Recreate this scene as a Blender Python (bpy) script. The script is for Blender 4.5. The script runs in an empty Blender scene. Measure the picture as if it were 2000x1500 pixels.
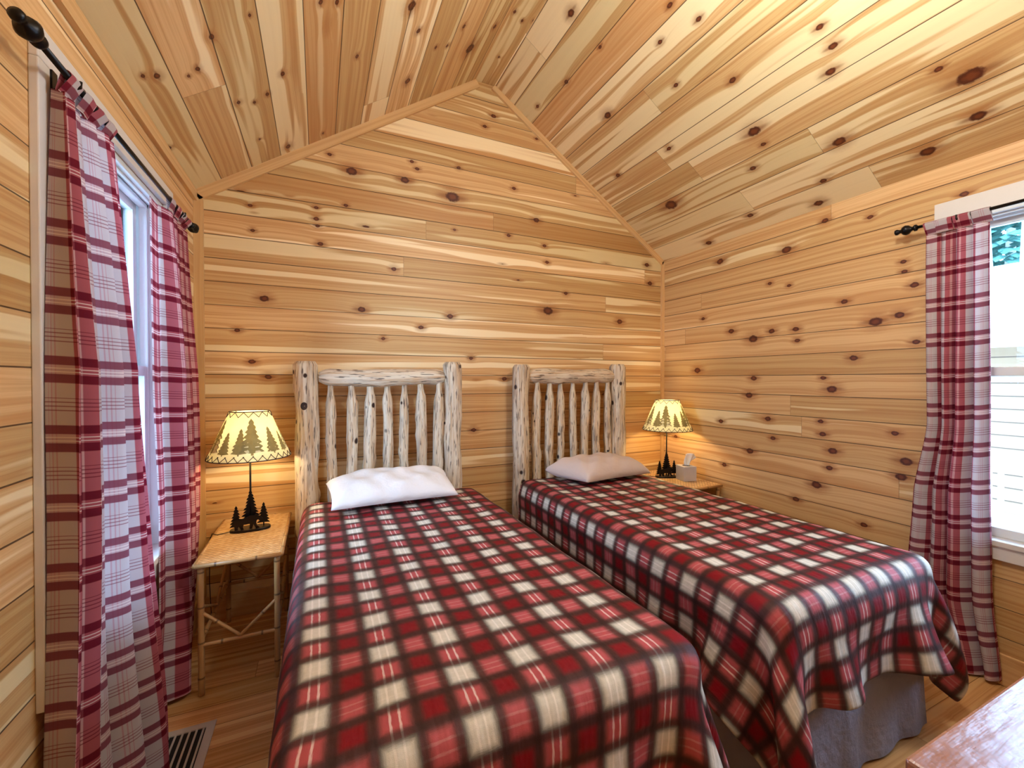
import bpy, math, random
import numpy as np
from mathutils import Vector, Matrix

PI = math.pi
scene = bpy.context.scene
C = scene.collection

# ------------------------------------------------------------------ camera
cam_d = bpy.data.cameras.new('camera')
cam = bpy.data.objects.new('camera', cam_d); C.objects.link(cam)
cam_d.sensor_width = 36.0
cam_d.lens = 36.0 * 830.7 / 2000.0
cam_d.clip_start = 0.02
cam.location = (0, 0, 1.42)
cam.rotation_euler = (math.radians(90 - 0.6226), math.radians(0), math.radians(-24.453))
scene.camera = cam

# ------------------------------------------------------------------ world, light, exposure
scene.view_settings.view_transform = 'Standard'
scene.view_settings.look = 'None'
scene.view_settings.gamma = 1.0
scene.view_settings.use_curve_mapping = False
scene.view_settings.exposure = 0.0
scene.cycles.max_bounces = 10
scene.cycles.diffuse_bounces = 5
scene.cycles.transparent_max_bounces = 16
scene.cycles.sample_clamp_indirect = 6.0
scene.cycles.use_denoising = True

world = bpy.data.worlds.new('sky'); scene.world = world
world.use_nodes = True
wn = world.node_tree; wn.nodes.clear()
wo = wn.nodes.new('ShaderNodeOutputWorld'); wb = wn.nodes.new('ShaderNodeBackground')
wb.inputs['Color'].default_value = (0.42, 0.66, 1.0, 1)
wb.inputs['Strength'].default_value = 20.0
wn.links.new(wb.outputs[0], wo.inputs[0])

# portals only guide the sky light through the two window openings (they give no light of their own)
def portal(loc, rot, sx, sy):
    l = bpy.data.lights.new('window_portal', 'AREA'); l.shape = 'RECTANGLE'; l.size = sx; l.size_y = sy
    l.cycles.is_portal = True
    o = bpy.data.objects.new('window_portal', l); C.objects.link(o); o.location = loc; o.rotation_euler = rot
portal((-0.80, 2.0, 1.44), (0, -PI/2, 0), 1.65, 1.0)
portal((3.05, 0.555, 1.44), (0, PI/2, 0), 1.65, 1.0)

# unseen fill lamp added above the frame to brighten the room; globe built below
FILL_LAMP = (1.30, .70, 2.88)
FILL_LAMP_POWER = 80.0      # watts, given off by the globe built below
def point(name, loc, power, col, rad):
    l = bpy.data.lights.new(name, 'POINT'); l.energy = power; l.color = col; l.shadow_soft_size = rad
    o = bpy.data.objects.new(name, l); C.objects.link(o); o.location = loc
    return o
point('table_lamp_light', (-0.342, 2.70, 1.12), 6.5, (1.0, 0.76, 0.42), 0.03)
point('table_lamp_light', (2.66, 2.705, 1.13), 6.5, (1.0, 0.76, 0.42), 0.03)

# ------------------------------------------------------------------ room measures (metres)
XL, XR, YB, YF = -0.651, 2.895, 3.0, -0.16
ZE, ZT, RX1, RX2 = 2.502, 3.632, 1.065, 1.215
PW = 0.1368          # wall board
CW = 0.185           # ceiling board
WINL = (1.545, 2.455); WINR = (0.10, 1.01); WZ = (0.665, 2.225)

# ------------------------------------------------------------------ helpers
def srgb(r, g, b):
    f = lambda c: (c/255/12.92) if c/255 <= 0.04045 else ((c/255 + 0.055)/1.055)**2.4
    return (f(r), f(g), f(b), 1.0)

def mesh_obj(name, verts, faces, mat=None, parent=None, uvs=None, smooth=False, loc=None, mat_idx=None):
    me = bpy.data.meshes.new(name)
    me.from_pydata([tuple(v) for v in verts], [], [tuple(f) for f in faces])
    if uvs is not None:
        uvl = me.uv_layers.new(name='UVMap')
        if len(uvs) == len(verts):
            li = np.zeros(len(me.loops), dtype=np.int32); me.loops.foreach_get('vertex_index', li)
            arr = np.array(uvs, dtype=np.float32)[li]
        else:
            arr = np.array(uvs, dtype=np.float32)
        uvl.data.foreach_set('uv', arr.ravel())
    mats = mat if isinstance(mat, (list, tuple)) else ([mat] if mat else [])
    for m in mats: me.materials.append(m)
    if mat_idx is not None: me.polygons.foreach_set('material_index', np.array(mat_idx, dtype=np.int32))
    if smooth: me.polygons.foreach_set('use_smooth', np.ones(len(me.polygons), dtype=bool))
    me.update()
    o = bpy.data.objects.new(name, me); C.objects.link(o)
    if parent: o.parent = parent
    if loc is not None: o.location = loc
    return o

class MB:
    """collects boxes, tubes, prisms into ONE mesh"""
    def __init__(s): s.v = []; s.f = []; s.uv = []
    def add(s, v, f, uv=None):
        n = len(s.v); s.v += [tuple(p) for p in v]; s.f += [tuple(i + n for i in q) for q in f]
        s.uv += [tuple(p) for p in uv] if uv is not None else [(0, 0)]*len(v)
        return s
    def box(s, x0, x1, y0, y1, z0, z1):
        v = []; f = []; uv = []
        def quad(a, b, c, d, ua, va):
            n = len(v)
            for p in (a, b, c, d):
                v.append(p); uv.append((p[ua], p[va]))
            f.append((n, n+1, n+2, n+3))
        quad((x0,y0,z0),(x0,y1,z0),(x1,y1,z0),(x1,y0,z0),0,1)
        quad((x0,y0,z1),(x1,y0,z1),(x1,y1,z1),(x0,y1,z1),0,1)
        quad((x0,y0,z0),(x1,y0,z0),(x1,y0,z1),(x0,y0,z1),0,2)
        quad((x0,y1,z0),(x0,y1,z1),(x1,y1,z1),(x1,y1,z0),0,2)
        quad((x0,y0,z0),(x0,y0,z1),(x0,y1,z1),(x0,y1,z0),1,2)
        quad((x1,y0,z0),(x1,y1,z0),(x1,y1,z1),(x1,y0,z1),1,2)
        return s.add(v, f, uv)
    def tube(s, pts, rad, seg=12, caps=True):
        pts = [Vector(p) for p in pts]; n = len(pts)
        if not hasattr(rad, '__len__'): rad = [rad]*n
        up = None; rings = []; acc = 0; v = []; f = []; uv = []
        for i, p in enumerate(pts):
            t = (pts[min(i+1, n-1)] - pts[max(i-1, 0)]).normalized()
            if up is None:
                up = Vector((0, 0, 1)) if abs(t.z) < .9 else Vector((1, 0, 0))
            a = t.cross(up).normalized(); b = a.cross(t).normalized(); up = b
            if i: acc += (p - pts[i-1]).length
            for k in range(seg):
                th = 2*PI*k/seg
                v.append(p + (a*math.cos(th) + b*math.sin(th))*rad[i]); uv.append((acc, th*rad[i]))
        for i in range(n-1):
            for k in range(seg):
                f.append((i*seg+k, i*seg+(k+1) % seg, (i+1)*seg+(k+1) % seg, (i+1)*seg+k))
        if caps:
            f.append(tuple(reversed(range(seg)))); f.append(tuple((n-1)*seg + k for k in range(seg)))
        f = [tuple(reversed(q)) for q in f]
        return s.add(v, f, uv)
    def prism(s, poly, y0, y1):
        """poly in (x,z), extruded along y"""
        n = len(poly)
        v = [(x, y0, z) for x, z in poly] + [(x, y1, z) for x, z in poly]
        f = [tuple(range(n)), tuple(range(2*n-1, n-1, -1))]
        for i in range(n):
            j = (i+1) % n; f.append((i, i+n, j+n, j))
        return s.add(v, f, [(p[0], p[2]) for p in v])
    def build(s, name, mat, parent=None, smooth=False, loc=None, bevel=0, seg=2, auto=False):
        o = mesh_obj(name, s.v, s.f, mat, parent, s.uv, smooth, loc)
        if bevel:
            # weld the split box corners so the bevel can round them
            w = o.modifiers.new('weld', 'WELD'); w.merge_threshold = 1e-5
            m = o.modifiers.new('bevel', 'BEVEL'); m.width = bevel; m.segments = seg; m.limit_method = 'ANGLE'
        return o

def empty(name, loc=(0, 0, 0), rz=0):
    o = bpy.data.objects.new(name, None); C.objects.link(o); o.location = loc; o.rotation_euler = (0, 0, rz)
    o.empty_display_size = .05
    return o
def tag(o, label=None, cat=None, group=None, kind=None):
    if label: o['label'] = label
    if cat: o['category'] = cat
    if group: o['group'] = group
    if kind: o['kind'] = kind
    return o
def struct(o): o['kind'] = 'structure'; return o

# ------------------------------------------------------------------ node helper
class NT:
    def __init__(s, name):
        s.m = bpy.data.materials.new(name); s.m.use_nodes = True
        s.t = s.m.node_tree; s.t.nodes.clear()
        s.out = s.t.nodes.new('ShaderNodeOutputMaterial')
    def link(s, a, b): s.t.links.new(a, b)
    def val(s, sock, v):
        if isinstance(v, bpy.types.NodeSocket): s.link(v, sock)
        else: sock.default_value = v
    def math(s, op, a, b=None, c=None, clamp=False):
        n = s.t.nodes.new('ShaderNodeMath'); n.operation = op; n.use_clamp = clamp
        s.val(n.inputs[0], a)
        if b is not None: s.val(n.inputs[1], b)
        if c is not None: s.val(n.inputs[2], c)
        return n.outputs[0]
    def add(s, a, b): return s.math('ADD', a, b)
    def sub(s, a, b): return s.math('SUBTRACT', a, b)
    def mul(s, a, b): return s.math('MULTIPLY', a, b)
    def sep(s, v):
        n = s.t.nodes.new('ShaderNodeSeparateXYZ'); s.link(v, n.inputs[0]); return n.outputs
    def vec(s, x=0., y=0., z=0.):
        n = s.t.nodes.new('ShaderNodeCombineXYZ')
        for i, q in enumerate((x, y, z)): s.val(n.inputs[i], q)
        return n.outputs[0]
    def uv(s):
        n = s.t.nodes.new('ShaderNodeUVMap'); n.uv_map = 'UVMap'; return n.outputs[0]
    def obj(s): return s.t.nodes.new('ShaderNodeTexCoord').outputs['Object']
    def noise(s, v, scale=1., detail=2., rough=.5, dist=0., dim='3D'):
        n = s.t.nodes.new('ShaderNodeTexNoise'); n.noise_dimensions = dim
        s.link(v, n.inputs['Vector']); n.inputs['Scale'].default_value = scale
        n.inputs['Detail'].default_value = detail; n.inputs['Roughness'].default_value = rough
        n.inputs['Distortion'].default_value = dist
        return n.outputs[0]
    def white(s, v):
        n = s.t.nodes.new('ShaderNodeTexWhiteNoise'); n.noise_dimensions = '3D'; s.link(v, n.inputs['Vector']); return n.outputs
    def vor(s, v, scale=1., feature='F1', rnd=1.):
        n = s.t.nodes.new('ShaderNodeTexVoronoi'); n.voronoi_dimensions = '3D'; n.feature = feature
        s.link(v, n.inputs['Vector']); n.inputs['Scale'].default_value = scale; n.inputs['Randomness'].default_value = rnd
        return n.outputs
    def step(s, x, lo, hi):
        n = s.t.nodes.new('ShaderNodeMapRange'); n.interpolation_type = 'SMOOTHSTEP'
        s.val(n.inputs[0], x); s.val(n.inputs[1], lo); s.val(n.inputs[2], hi); n.inputs[3].default_value = 0; n.inputs[4].default_value = 1
        return n.outputs[0]
    def mix(s, f, a, b, mode='MIX'):
        n = s.t.nodes.new('ShaderNodeMix'); n.data_type = 'RGBA'; n.blend_type = mode
        s.val(n.inputs[0], f); s.val(n.inputs[6], a); s.val(n.inputs[7], b); return n.outputs[2]
    def ramp(s, f, stops, interp='LINEAR'):
        n = s.t.nodes.new('ShaderNodeValToRGB'); s.link(f, n.inputs[0]); cr = n.color_ramp; cr.interpolation = interp
        while len(cr.elements) < len(stops): cr.elements.new(0.5)
        for e, (p, c) in zip(cr.elements, stops): e.position = p; e.color = c
        return n.outputs[0]
    def bump(s, h, strength=.3, dist=.01):
        n = s.t.nodes.new('ShaderNodeBump'); n.inputs['Strength'].default_value = strength; n.inputs['Distance'].default_value = dist
        s.link(h, n.inputs['Height']); return n.outputs[0]
    def bsdf(s, color, rough=.6, normal=None, metal=0., spec=.5, coat=0., coat_rough=.1):
        n = s.t.nodes.new('ShaderNodeBsdfPrincipled')
        s.val(n.inputs['Base Color'], color); s.val(n.inputs['Roughness'], rough); n.inputs['Metallic'].default_value = metal
        n.inputs['Specular IOR Level'].default_value = spec
        n.inputs['Coat Weight'].default_value = coat; n.inputs['Coat Roughness'].default_value = coat_rough
        if normal is not None: s.link(normal, n.inputs['Normal'])
        return n.outputs[0]
    def fin(s, sh): s.link(sh, s.out.inputs[0]); return s.m

def simple(name, col, rough=.5, metal=0., spec=.5, noise=0.04, nscale=60, bump=.1):
    m = NT(name); o = m.obj(); n = m.noise(o, nscale, 3)
    k = m.math('MULTIPLY_ADD', m.sub(n, .5), noise*2, 1.0)
    c = m.mix(1.0, col, m.vec(k, k, k), 'MULTIPLY')
    return m.fin(m.bsdf(c, rough, m.bump(n, bump, .002), metal, spec))

# ------------------------------------------------------------------ pine boards
def pine(name, width, knots, seed=0., board_len=4.4, base=None, sap=None, dark=None, rough=.42, knot_dens=.5, groove=.0024, sapamt=.60, tint=(1, 1, 1), bias={}):
    """UV: u metres along the boards, v metres across; the boards, grain, knots and joints are all in this material"""
    base = base or srgb(206, 169, 117); sap = sap or srgb(234, 214, 168); dark = dark or srgb(172, 118, 62)
    m = NT(name); x, y, _ = m.sep(m.uv())
    vs = m.math('DIVIDE', y, width); pid = m.math('FLOOR', vs); fr = m.sub(vs, pid)
    r1 = m.white(m.vec(pid, seed, 3.1))[0]
    bu = m.math('DIVIDE', m.add(x, m.mul(r1, 7.3)), board_len); bid = m.math('FLOOR', bu); bf = m.sub(bu, bid)
    rc = m.sep(m.white(m.vec(pid, bid, seed + 9.7))[1])
    # knots at the places the boards show them
    dk = None
    for (a, b, r) in knots:
        n = m.t.nodes.new('ShaderNodeVectorMath'); n.operation = 'DISTANCE'
        if 'kv' not in m.__dict__: m.kv = m.vec(m.mul(x, .72), y, 0.)
        m.link(m.kv, n.inputs[0]); n.inputs[1].default_value = (a*.72, b, 0)
        d = m.math('DIVIDE', n.outputs['Value'], r*.86)
        dk = d if dk is None else m.math('MINIMUM', dk, d)
        if 'tv' not in m.__dict__: m.tv = m.vec(m.mul(x, .17), m.add(y, m.mul(m.sub(m.noise(m.vec(m.mul(x, 5.), 0., 0.), 1., 1), .5), .02)), 0.)
        n = m.t.nodes.new('ShaderNodeVectorMath'); n.operation = 'DISTANCE'
        m.link(m.tv, n.inputs[0]); n.inputs[1].default_value = (a*.17, b, 0)
        d = m.math('DIVIDE', n.outputs['Value'], r*.5)
        tl = d if m.__dict__.get('tl') is None else m.math('MINIMUM', m.tl, d)
        m.tl = tl
    # and the small ones in between
    vv = m.vor(m.vec(m.add(m.mul(x, 2.4), m.mul(rc[0], 31.)), m.mul(y, 8.0), m.mul(rc[1], 17.)), 1.0)
    vc = m.sep(vv['Color'])
    rr = m.math('MULTIPLY_ADD', vc[0], .07, .025)
    vd = m.math('DIVIDE', vv['Distance'], rr)
    vd = m.add(vd, m.mul(m.math('GREATER_THAN', vc[1], knot_dens), 50.))
    dk = m.math('MINIMUM', dk, vd) if dk is not None else vd
    nz = m.noise(m.vec(m.mul(x, 60.), m.mul(y, 60.), 0.), 1., 2)
    dk = m.add(dk, m.mul(m.sub(nz, .5), .55))
    # grain, bent round the knots
    wig = m.noise(m.vec(m.add(m.mul(x, .8), m.mul(rc[0], 40.)), m.mul(y, 7.), m.mul(rc[2], 9.)), 1., 2)
    kb = m.math('DIVIDE', .030, m.add(1., m.mul(m.mul(dk, dk), .22)))
    g = m.add(m.add(m.mul(fr, width), m.mul(wig, .045)), kb)
    gx = m.add(m.mul(x, .9), m.mul(rc[1], 55.))
    fine = m.noise(m.vec(gx, m.mul(g, 230.), m.mul(rc[0], 11.)), 1., 3, .6)
    mid = m.noise(m.vec(m.mul(gx, .8), m.mul(g, 62.), m.mul(rc[2], 23.)), 1., 2, .5)
    broad = m.noise(m.vec(m.mul(gx, .55), m.mul(g, 17.), m.mul(rc[1], 31.)), 1., 1.5, .45)
    col = m.mix(m.step(mid, .40, .66), base, m.mix(.55, base, dark))
    col = m.mix(m.mul(m.step(fine, .45, .75), .38), col, dark)
    # pale sapwood streaks with a firm edge
    rb = m.mul(m.sub(rc[2], .5), .22)
    hb = None
    for k, q in bias.items():      # boards that are plainly pale (+) or plainly heartwood (-)
        t_ = m.math('COMPARE', pid, float(k), .5); rb = m.add(m.mul(rb, m.sub(1., t_)), m.mul(t_, q))
        if q < 0: hb = t_ if hb is None else m.math('MAXIMUM', hb, t_)
    sp = m.step(m.add(broad, rb), sapamt - .03, sapamt + .02)
    col = m.mix(m.mul(sp, .85), col, sap)
    # deep orange heartwood streaks
    ho = m.step(m.add(m.sub(1., broad), m.mul(m.sub(rc[0], .5), .25)), .66, .78)
    col = m.mix(m.mul(ho, .55), col, dark)
    if hb is not None: col = m.mix(m.mul(hb, .45), col, dark)
    # board to board
    tone = m.math('MULTIPLY_ADD', rc[0], .34, .82)
    ton2 = m.math('MULTIPLY_ADD', rc[0], .36, .82)
    ton3 = m.math('MULTIPLY_ADD', rc[0], .50, .72)
    tone = m.add(tone, .03)
    col = m.mix(1., col, m.vec(m.mul(tone, tint[0]), m.mul(ton2, tint[1]), m.mul(ton3, tint[2])), 'MULTIPLY')
    # halo, ring and heart of the knots
    col = m.mix(m.mul(m.sub(1., m.step(dk, .9, 3.4)), .50), col, srgb(150, 88, 38))
    if knots: col = m.mix(m.mul(m.sub(1., m.step(m.tl, .35, 1.25)), .62), col, srgb(122, 68, 32))
    col = m.mix(m.sub(1., m.step(dk, .75, 1.12)), col, srgb(78, 34, 14))
    col = m.mix(m.mul(m.sub(1., m.step(dk, .25, .7)), .65), col, srgb(122, 62, 28))
    # tongue and groove joints, butt joints
    ed = m.mul(m.math('MINIMUM', fr, m.sub(1., fr)), width)
    ed = m.add(ed, m.mul(m.math('LESS_THAN', m.white(m.vec(pid, 5.5, seed))[0], .25), .0006))
    bd = m.mul(m.math('MINIMUM', bf, m.sub(1., bf)), board_len)
    gr = m.sub(1., m.step(ed, groove*.55, groove*1.35))
    br = m.mul(m.sub(1., m.step(bd, .0006, .0016)), .55)
    gr = m.math('MAXIMUM', gr, br)
    col = m.mix(m.mul(gr, .88), col, srgb(58, 30, 12))
    h = m.sub(m.mul(m.add(fine, mid), .12), m.mul(gr, 1.2))
    nrm = m.bump(h, .5, .0016)
    return m.fin(m.bsdf(col, m.math('MULTIPLY_ADD', fine, .12, rough), nrm, spec=.35))

K_BACK = [(0.204,2.79,0.0303),(0.55,2.799,0.0255),(0.89,2.743,0.0434),(0.937,2.963,0.0134),(0.071,2.872,0.0119),(0.599,2.937,0.0128),(0.635,2.894,0.0129),(-0.371,2.47,0.0111),(-0.009,2.517,0.0118),(-0.009,2.445,0.0147),(-0.001,2.401,0.0118),(-0.359,2.321,0.0111),(0.014,2.289,0.0148),(0.168,2.56,0.0121),(0.474,2.177,0.0158),(-0.3,1.914,0.0225),(0.263,1.886,0.0215),(0.871,1.878,0.0201),(-0.442,1.714,0.0138),(0.401,1.697,0.0125),(0.659,1.786,0.0162),(-0.367,1.528,0.0168),(-0.281,1.435,0.017),(1.211,3.407,0.0174),(1.141,3.313,0.0138),(1.38,2.895,0.0142),(1.576,2.681,0.0219),(0.904,2.508,0.0101),(1.336,2.527,0.0142),(1.65,2.488,0.0147),(2.701,2.452,0.0208),(2.737,2.29,0.0209),(1.85,2.125,0.0151),(1.673,2.36,0.0148),(1.577,3.322,0.0109),(1.682,1.971,0.0371),(2.398,1.924,0.0242),(1.031,1.576,0.0137),(1.299,1.424,0.0177),(1.049,1.043,0.0172),(2.235,1.291,0.0158)]
K_RIGHT = [(2.391,2.353,0.0255),(1.865,2.299,0.0281),(0.992,2.332,0.0159),(1.385,2.354,0.0133),(1.625,2.415,0.0173),(1.982,2.095,0.013),(1.846,2.053,0.0124),(1.181,1.924,0.0172),(1.225,2.005,0.0125),(1.23,2.059,0.0125),(1.513,1.89,0.0167),(1.244,1.772,0.0202),(1.354,1.749,0.0289),(1.172,1.62,0.0147),(1.79,1.678,0.0153),(2.105,1.716,0.0303),(1.966,1.758,0.0194),(1.8,1.754,0.0184),(2.287,1.792,0.0213),(2.551,1.921,0.0152),(2.099,1.428,0.0202),(2.135,1.303,0.0238),(1.628,1.429,0.0145),(1.578,1.359,0.0257),(1.462,1.547,0.0192),(2.607,1.495,0.0271),(1.641,1.154,0.0146),(1.629,1.074,0.0175),(1.57,0.976,0.0228),(1.589,0.868,0.0172),(2.125,0.892,0.0238),(2.342,0.75,0.0181),(1.663,0.745,0.0265),(1.402,0.57,0.0161),(1.26,1.122,0.0153),(1.209,0.975,0.025),(1.989,1.141,0.0196),(1.951,1.008,0.0161),(2.376,1.089,0.0182),(2.842,0.911,0.0164),(1.231,0.887,0.0227),(1.791,0.621,0.0184)]
K_LCEIL = [(2.247,0.606,0.0128),(2.909,0.587,0.0195),(2.058,0.265,0.0109),(1.917,0.352,0.012),(2.032,0.119,0.0139),(2.012,0.076,0.0085),(2.506,0.019,0.0109),(2.345,0.38,0.0107),(2.384,0.451,0.0089),(2.297,1.0,0.0116),(2.064,1.274,0.0264),(2.683,1.39,0.0228),(2.577,1.834,0.0349),(2.256,1.361,0.0145),(1.895,0.797,0.0111),(1.918,0.871,0.0114),(1.866,0.506,0.0069),(2.356,0.519,0.011),(2.082,0.223,0.0073),(2.445,1.53,0.0107),(2.468,1.618,0.0109),(2.441,1.969,0.0141),(2.343,1.695,0.0131),(2.912,0.818,0.0086),(2.716,0.433,0.0076)]
K_RCEIL = [(2.127,1.87,0.0214),(2.121,1.628,0.011),(2.475,1.649,0.0155),(2.401,1.305,0.0253),(1.599,1.353,0.0141),(1.822,1.406,0.0128),(1.671,1.501,0.0142),(1.635,0.995,0.0176),(1.9,1.169,0.0136),(1.208,0.958,0.0148),(1.202,0.848,0.0172),(1.258,0.746,0.0202),(0.863,0.4,0.0397),(0.892,0.201,0.0251),(1.095,0.117,0.0279),(1.701,0.673,0.0325),(1.382,0.377,0.0276),(2.204,0.869,0.0157),(2.697,0.917,0.018),(0.937,0.499,0.0141),(1.836,0.46,0.0175),(1.552,0.183,0.0165),(2.505,0.484,0.0465),(1.644,0.042,0.0231),(2.05,0.137,0.0195),(2.475,0.032,0.0223),(1.702,0.573,0.0137),(2.818,1.694,0.0137)]
VO = 30*PW - 2.27        # puts a board joint at z = 2.27 as on the walls
CO = 10*CW - 0.165       # board joint 16.5 cm up the slope
sh = lambda ks, off: [(a, b + off, r) for a, b, r in ks]
M_BACK = pine('pine_boards_back', PW, sh(K_BACK, VO), 1.0, knot_dens=.22, bias={36: .22, 35: .0, 34: .02, 33: .07, 32: -.1, 31: .03, 30: 0., 29: 0., 28: .0, 27: .0, 26: 0.01, 25: .07, 24: 0., 37: .03, 38: .05})
M_RIGHT = pine('pine_boards_right', PW, sh(K_RIGHT, VO), 2.0, knot_dens=.18, sapamt=.67)
M_LEFT = pine('pine_boards_left', PW, [(1.2, 1.9 + VO, .02), (1.1, 1.5 + VO, .018), (1.25, 1.7 + VO, .014), (1.25, 1.05 + VO, .02)], 3.0)
M_LC = pine('pine_boards_ceiling_left', CW, sh(K_LCEIL, CO), 14.0, knot_dens=.15, sapamt=.58, bias={12: .16, 10: 0., 11: 0., 13: -.02, 15: .06, 16: .05, 17: 0.})
M_RC = pine('pine_boards_ceiling_right', CW, sh(K_RCEIL, CO), 5.0, knot_dens=.15, sapamt=.52, bias={10: .03, 11: .0, 12: .03, 13: .07, 14: .03, 15: .05, 16: .06, 17: -.1, 18: .02, 19: .05})
M_TRIM = pine('pine_trim', .5, [], 6.0, knot_dens=.04, base=srgb(208, 170, 118), dark=srgb(190, 146, 92), groove=.0001, sapamt=.95, board_len=9.)
M_FLOOR = pine('floor_boards', .13, [], 7.0, base=srgb(206, 156, 102), sap=srgb(216, 172, 118), dark=srgb(160, 106, 60), rough=.16, knot_dens=.12, groove=.0012, board_len=2.2)

# ------------------------------------------------------------------ other materials
M_WHITE = simple('white_painted_trim', srgb(214, 208, 200), .45, noise=.02)
M_VINYL = simple('white_vinyl', srgb(226, 232, 232), .35, noise=.01)
M_BLACK = simple('black_iron', srgb(22, 18, 18), .35, .6, noise=.1)
M_VENT = simple('grey_vent_metal', srgb(206, 198, 188), .4, .25)
M_VENTD = simple('dark_duct', srgb(14, 12, 11), .8)
M_SILVER = simple('silver_box', srgb(198, 198, 204), .32, .35, noise=.06, nscale=25)
M_TISSUE = simple('white_tissue', srgb(240, 238, 236), .9)

def glass_mat():
    m = NT('window_glass')
    a = m.t.nodes.new('ShaderNodeBsdfTransparent'); a.inputs[0].default_value = (.95, .98, 1, 1)
    b = m.t.nodes.new('ShaderNodeBsdfGlossy'); b.inputs['Roughness'].default_value = .02
    f = m.t.nodes.new('ShaderNodeFresnel'); f.inputs[0].default_value = 1.25
    x = m.t.nodes.new('ShaderNodeMixShader'); m.link(f.outputs[0], x.inputs[0]); m.link(a.outputs[0], x.inputs[1]); m.link(b.outputs[0], x.inputs[2])
    return m.fin(x.outputs[0])
M_GLASS = glass_mat()

def log_mat():
    m = NT('peeled_cedar_log'); u = m.sep(m.uv()); o = m.sep(m.obj())
    oi = m.t.nodes.new('ShaderNodeObjectInfo').outputs['Random']
    ax = m.vec(m.add(m.mul(u[0], 3.2), m.mul(oi, 50.)), m.mul(u[1], 55.), m.mul(oi, 20.))
    n1 = m.noise(ax, 1., 3, .6); n2 = m.noise(m.vec(m.add(m.mul(u[0], 5.), m.mul(oi, 33.)), m.mul(u[1], 22.), 3.), 1., 2)
    n3 = m.noise(m.vec(m.add(m.mul(u[0], 9.), m.mul(oi, 13.)), m.mul(u[1], 90.), 1.), 1., 2, .6)
    c = m.mix(m.step(n1, .35, .7), srgb(220, 205, 180), srgb(192, 160, 124))
    c = m.mix(m.mul(m.step(n2, .52, .72), .6), c, srgb(146, 128, 112))
    c = m.mix(m.mul(m.step(n3, .57, .64), .85), c, srgb(76, 58, 50))
    v = m.vor(m.vec(m.add(m.mul(u[0], 11.), m.mul(oi, 41.)), m.mul(u[1], 14.), m.mul(oi, 7.)), 1.)
    vc = m.sep(v['Color'])
    kn = m.mul(m.sub(1., m.step(m.math('DIVIDE', v['Distance'], m.math('MULTIPLY_ADD', vc[0], .17, .09)), .7, 1.15)), m.math('LESS_THAN', vc[1], .42))
    c = m.mix(kn, c, srgb(58, 36, 28))
    return m.fin(m.bsdf(c, .62, m.bump(m.sub(n1, m.mul(kn, .7)), .9, .012), spec=.3))
M_LOG = log_mat()
M_KNOT = simple('dark_branch_knot', srgb(46, 28, 22), .7, noise=.3, nscale=90, bump=.5)

def lin(a, k): return tuple(x*k for x in a[:3]) + (1,)

def curtain_mat():
    m = NT('plaid_curtain_cloth'); u, v, _ = m.sep(m.uv())
    P = .176
    a = m.math('FRACT', m.math('DIVIDE', v, P)); b = m.math('FRACT', m.math('DIVIDE', u, .205))
    def band(x, lo, hi, e=.008): return m.mul(m.step(x, lo - e, lo + e), m.sub(1., m.step(x, hi - e, hi + e)))
    weft = m.math('MAXIMUM', band(a, .02, .15), band(a, .28, .41))            # the double bars
    gapl = m.math('MAXIMUM', band(a, .175, .19, .004), band(a, .225, .24, .004))
    thin = m.math('MAXIMUM', m.math('MAXIMUM', band(a, .615, .632, .005), band(a, .675, .692, .005)), m.math('MAXIMUM', band(a, .735, .752, .005), band(a, .795, .806, .005)))
    warp = band(b, .03, .50)
    wl = m.math('MAXIMUM', m.math('MAXIMUM', band(b, .225, .245, .004), band(b, .285, .305, .004)), band(b, .255, .275, .004))
    wt = m.math('MAXIMUM', m.math('MAXIMUM', band(b, .70, .715, .004), band(b, .745, .76, .004)), band(b, .79, .80, .004))
    white = srgb(188, 178, 180); rose = srgb(160, 70, 80); crim = srgb(98, 8, 30); mauve = srgb(124, 60, 74)
    wv = m.mix(m.mul(warp, .92), white, rose)
    wv = m.mix(m.mul(wl, .6), wv, srgb(222, 190, 184)); wv = m.mix(m.mul(wt, .55), wv, srgb(180, 110, 120))
    bar = m.mix(warp, mauve, crim)
    bar = m.mix(m.mul(wl, .35), bar, rose)
    c = m.mix(m.mul(weft, .95), wv, bar)
    c = m.mix(m.mul(band(a, .15, .28), .45), c, m.mix(warp, srgb(190, 140, 140), srgb(150, 54, 66)))
    c = m.mix(m.mul(gapl, .65), c, srgb(232, 220, 212))
    c = m.mix(m.mul(thin, .75), c, m.mix(warp, srgb(128, 60, 72), srgb(104, 20, 40)))
    wave = m.noise(m.vec(m.mul(u, 900.), m.mul(v, 900.), 0.), 1., 1)
    d = m.bsdf(c, .85, m.bump(wave, .15, .001), spec=.15)
    t = m.t.nodes.new('ShaderNodeBsdfTranslucent'); m.link(c, t.inputs[0])
    x = m.t.nodes.new('ShaderNodeMixShader'); x.inputs[0].default_value = .17
    m.link(d, x.inputs[1]); m.link(t.outputs[0], x.inputs[2])
    return m.fin(x.outputs[0])
M_CURT = curtain_mat()

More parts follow.
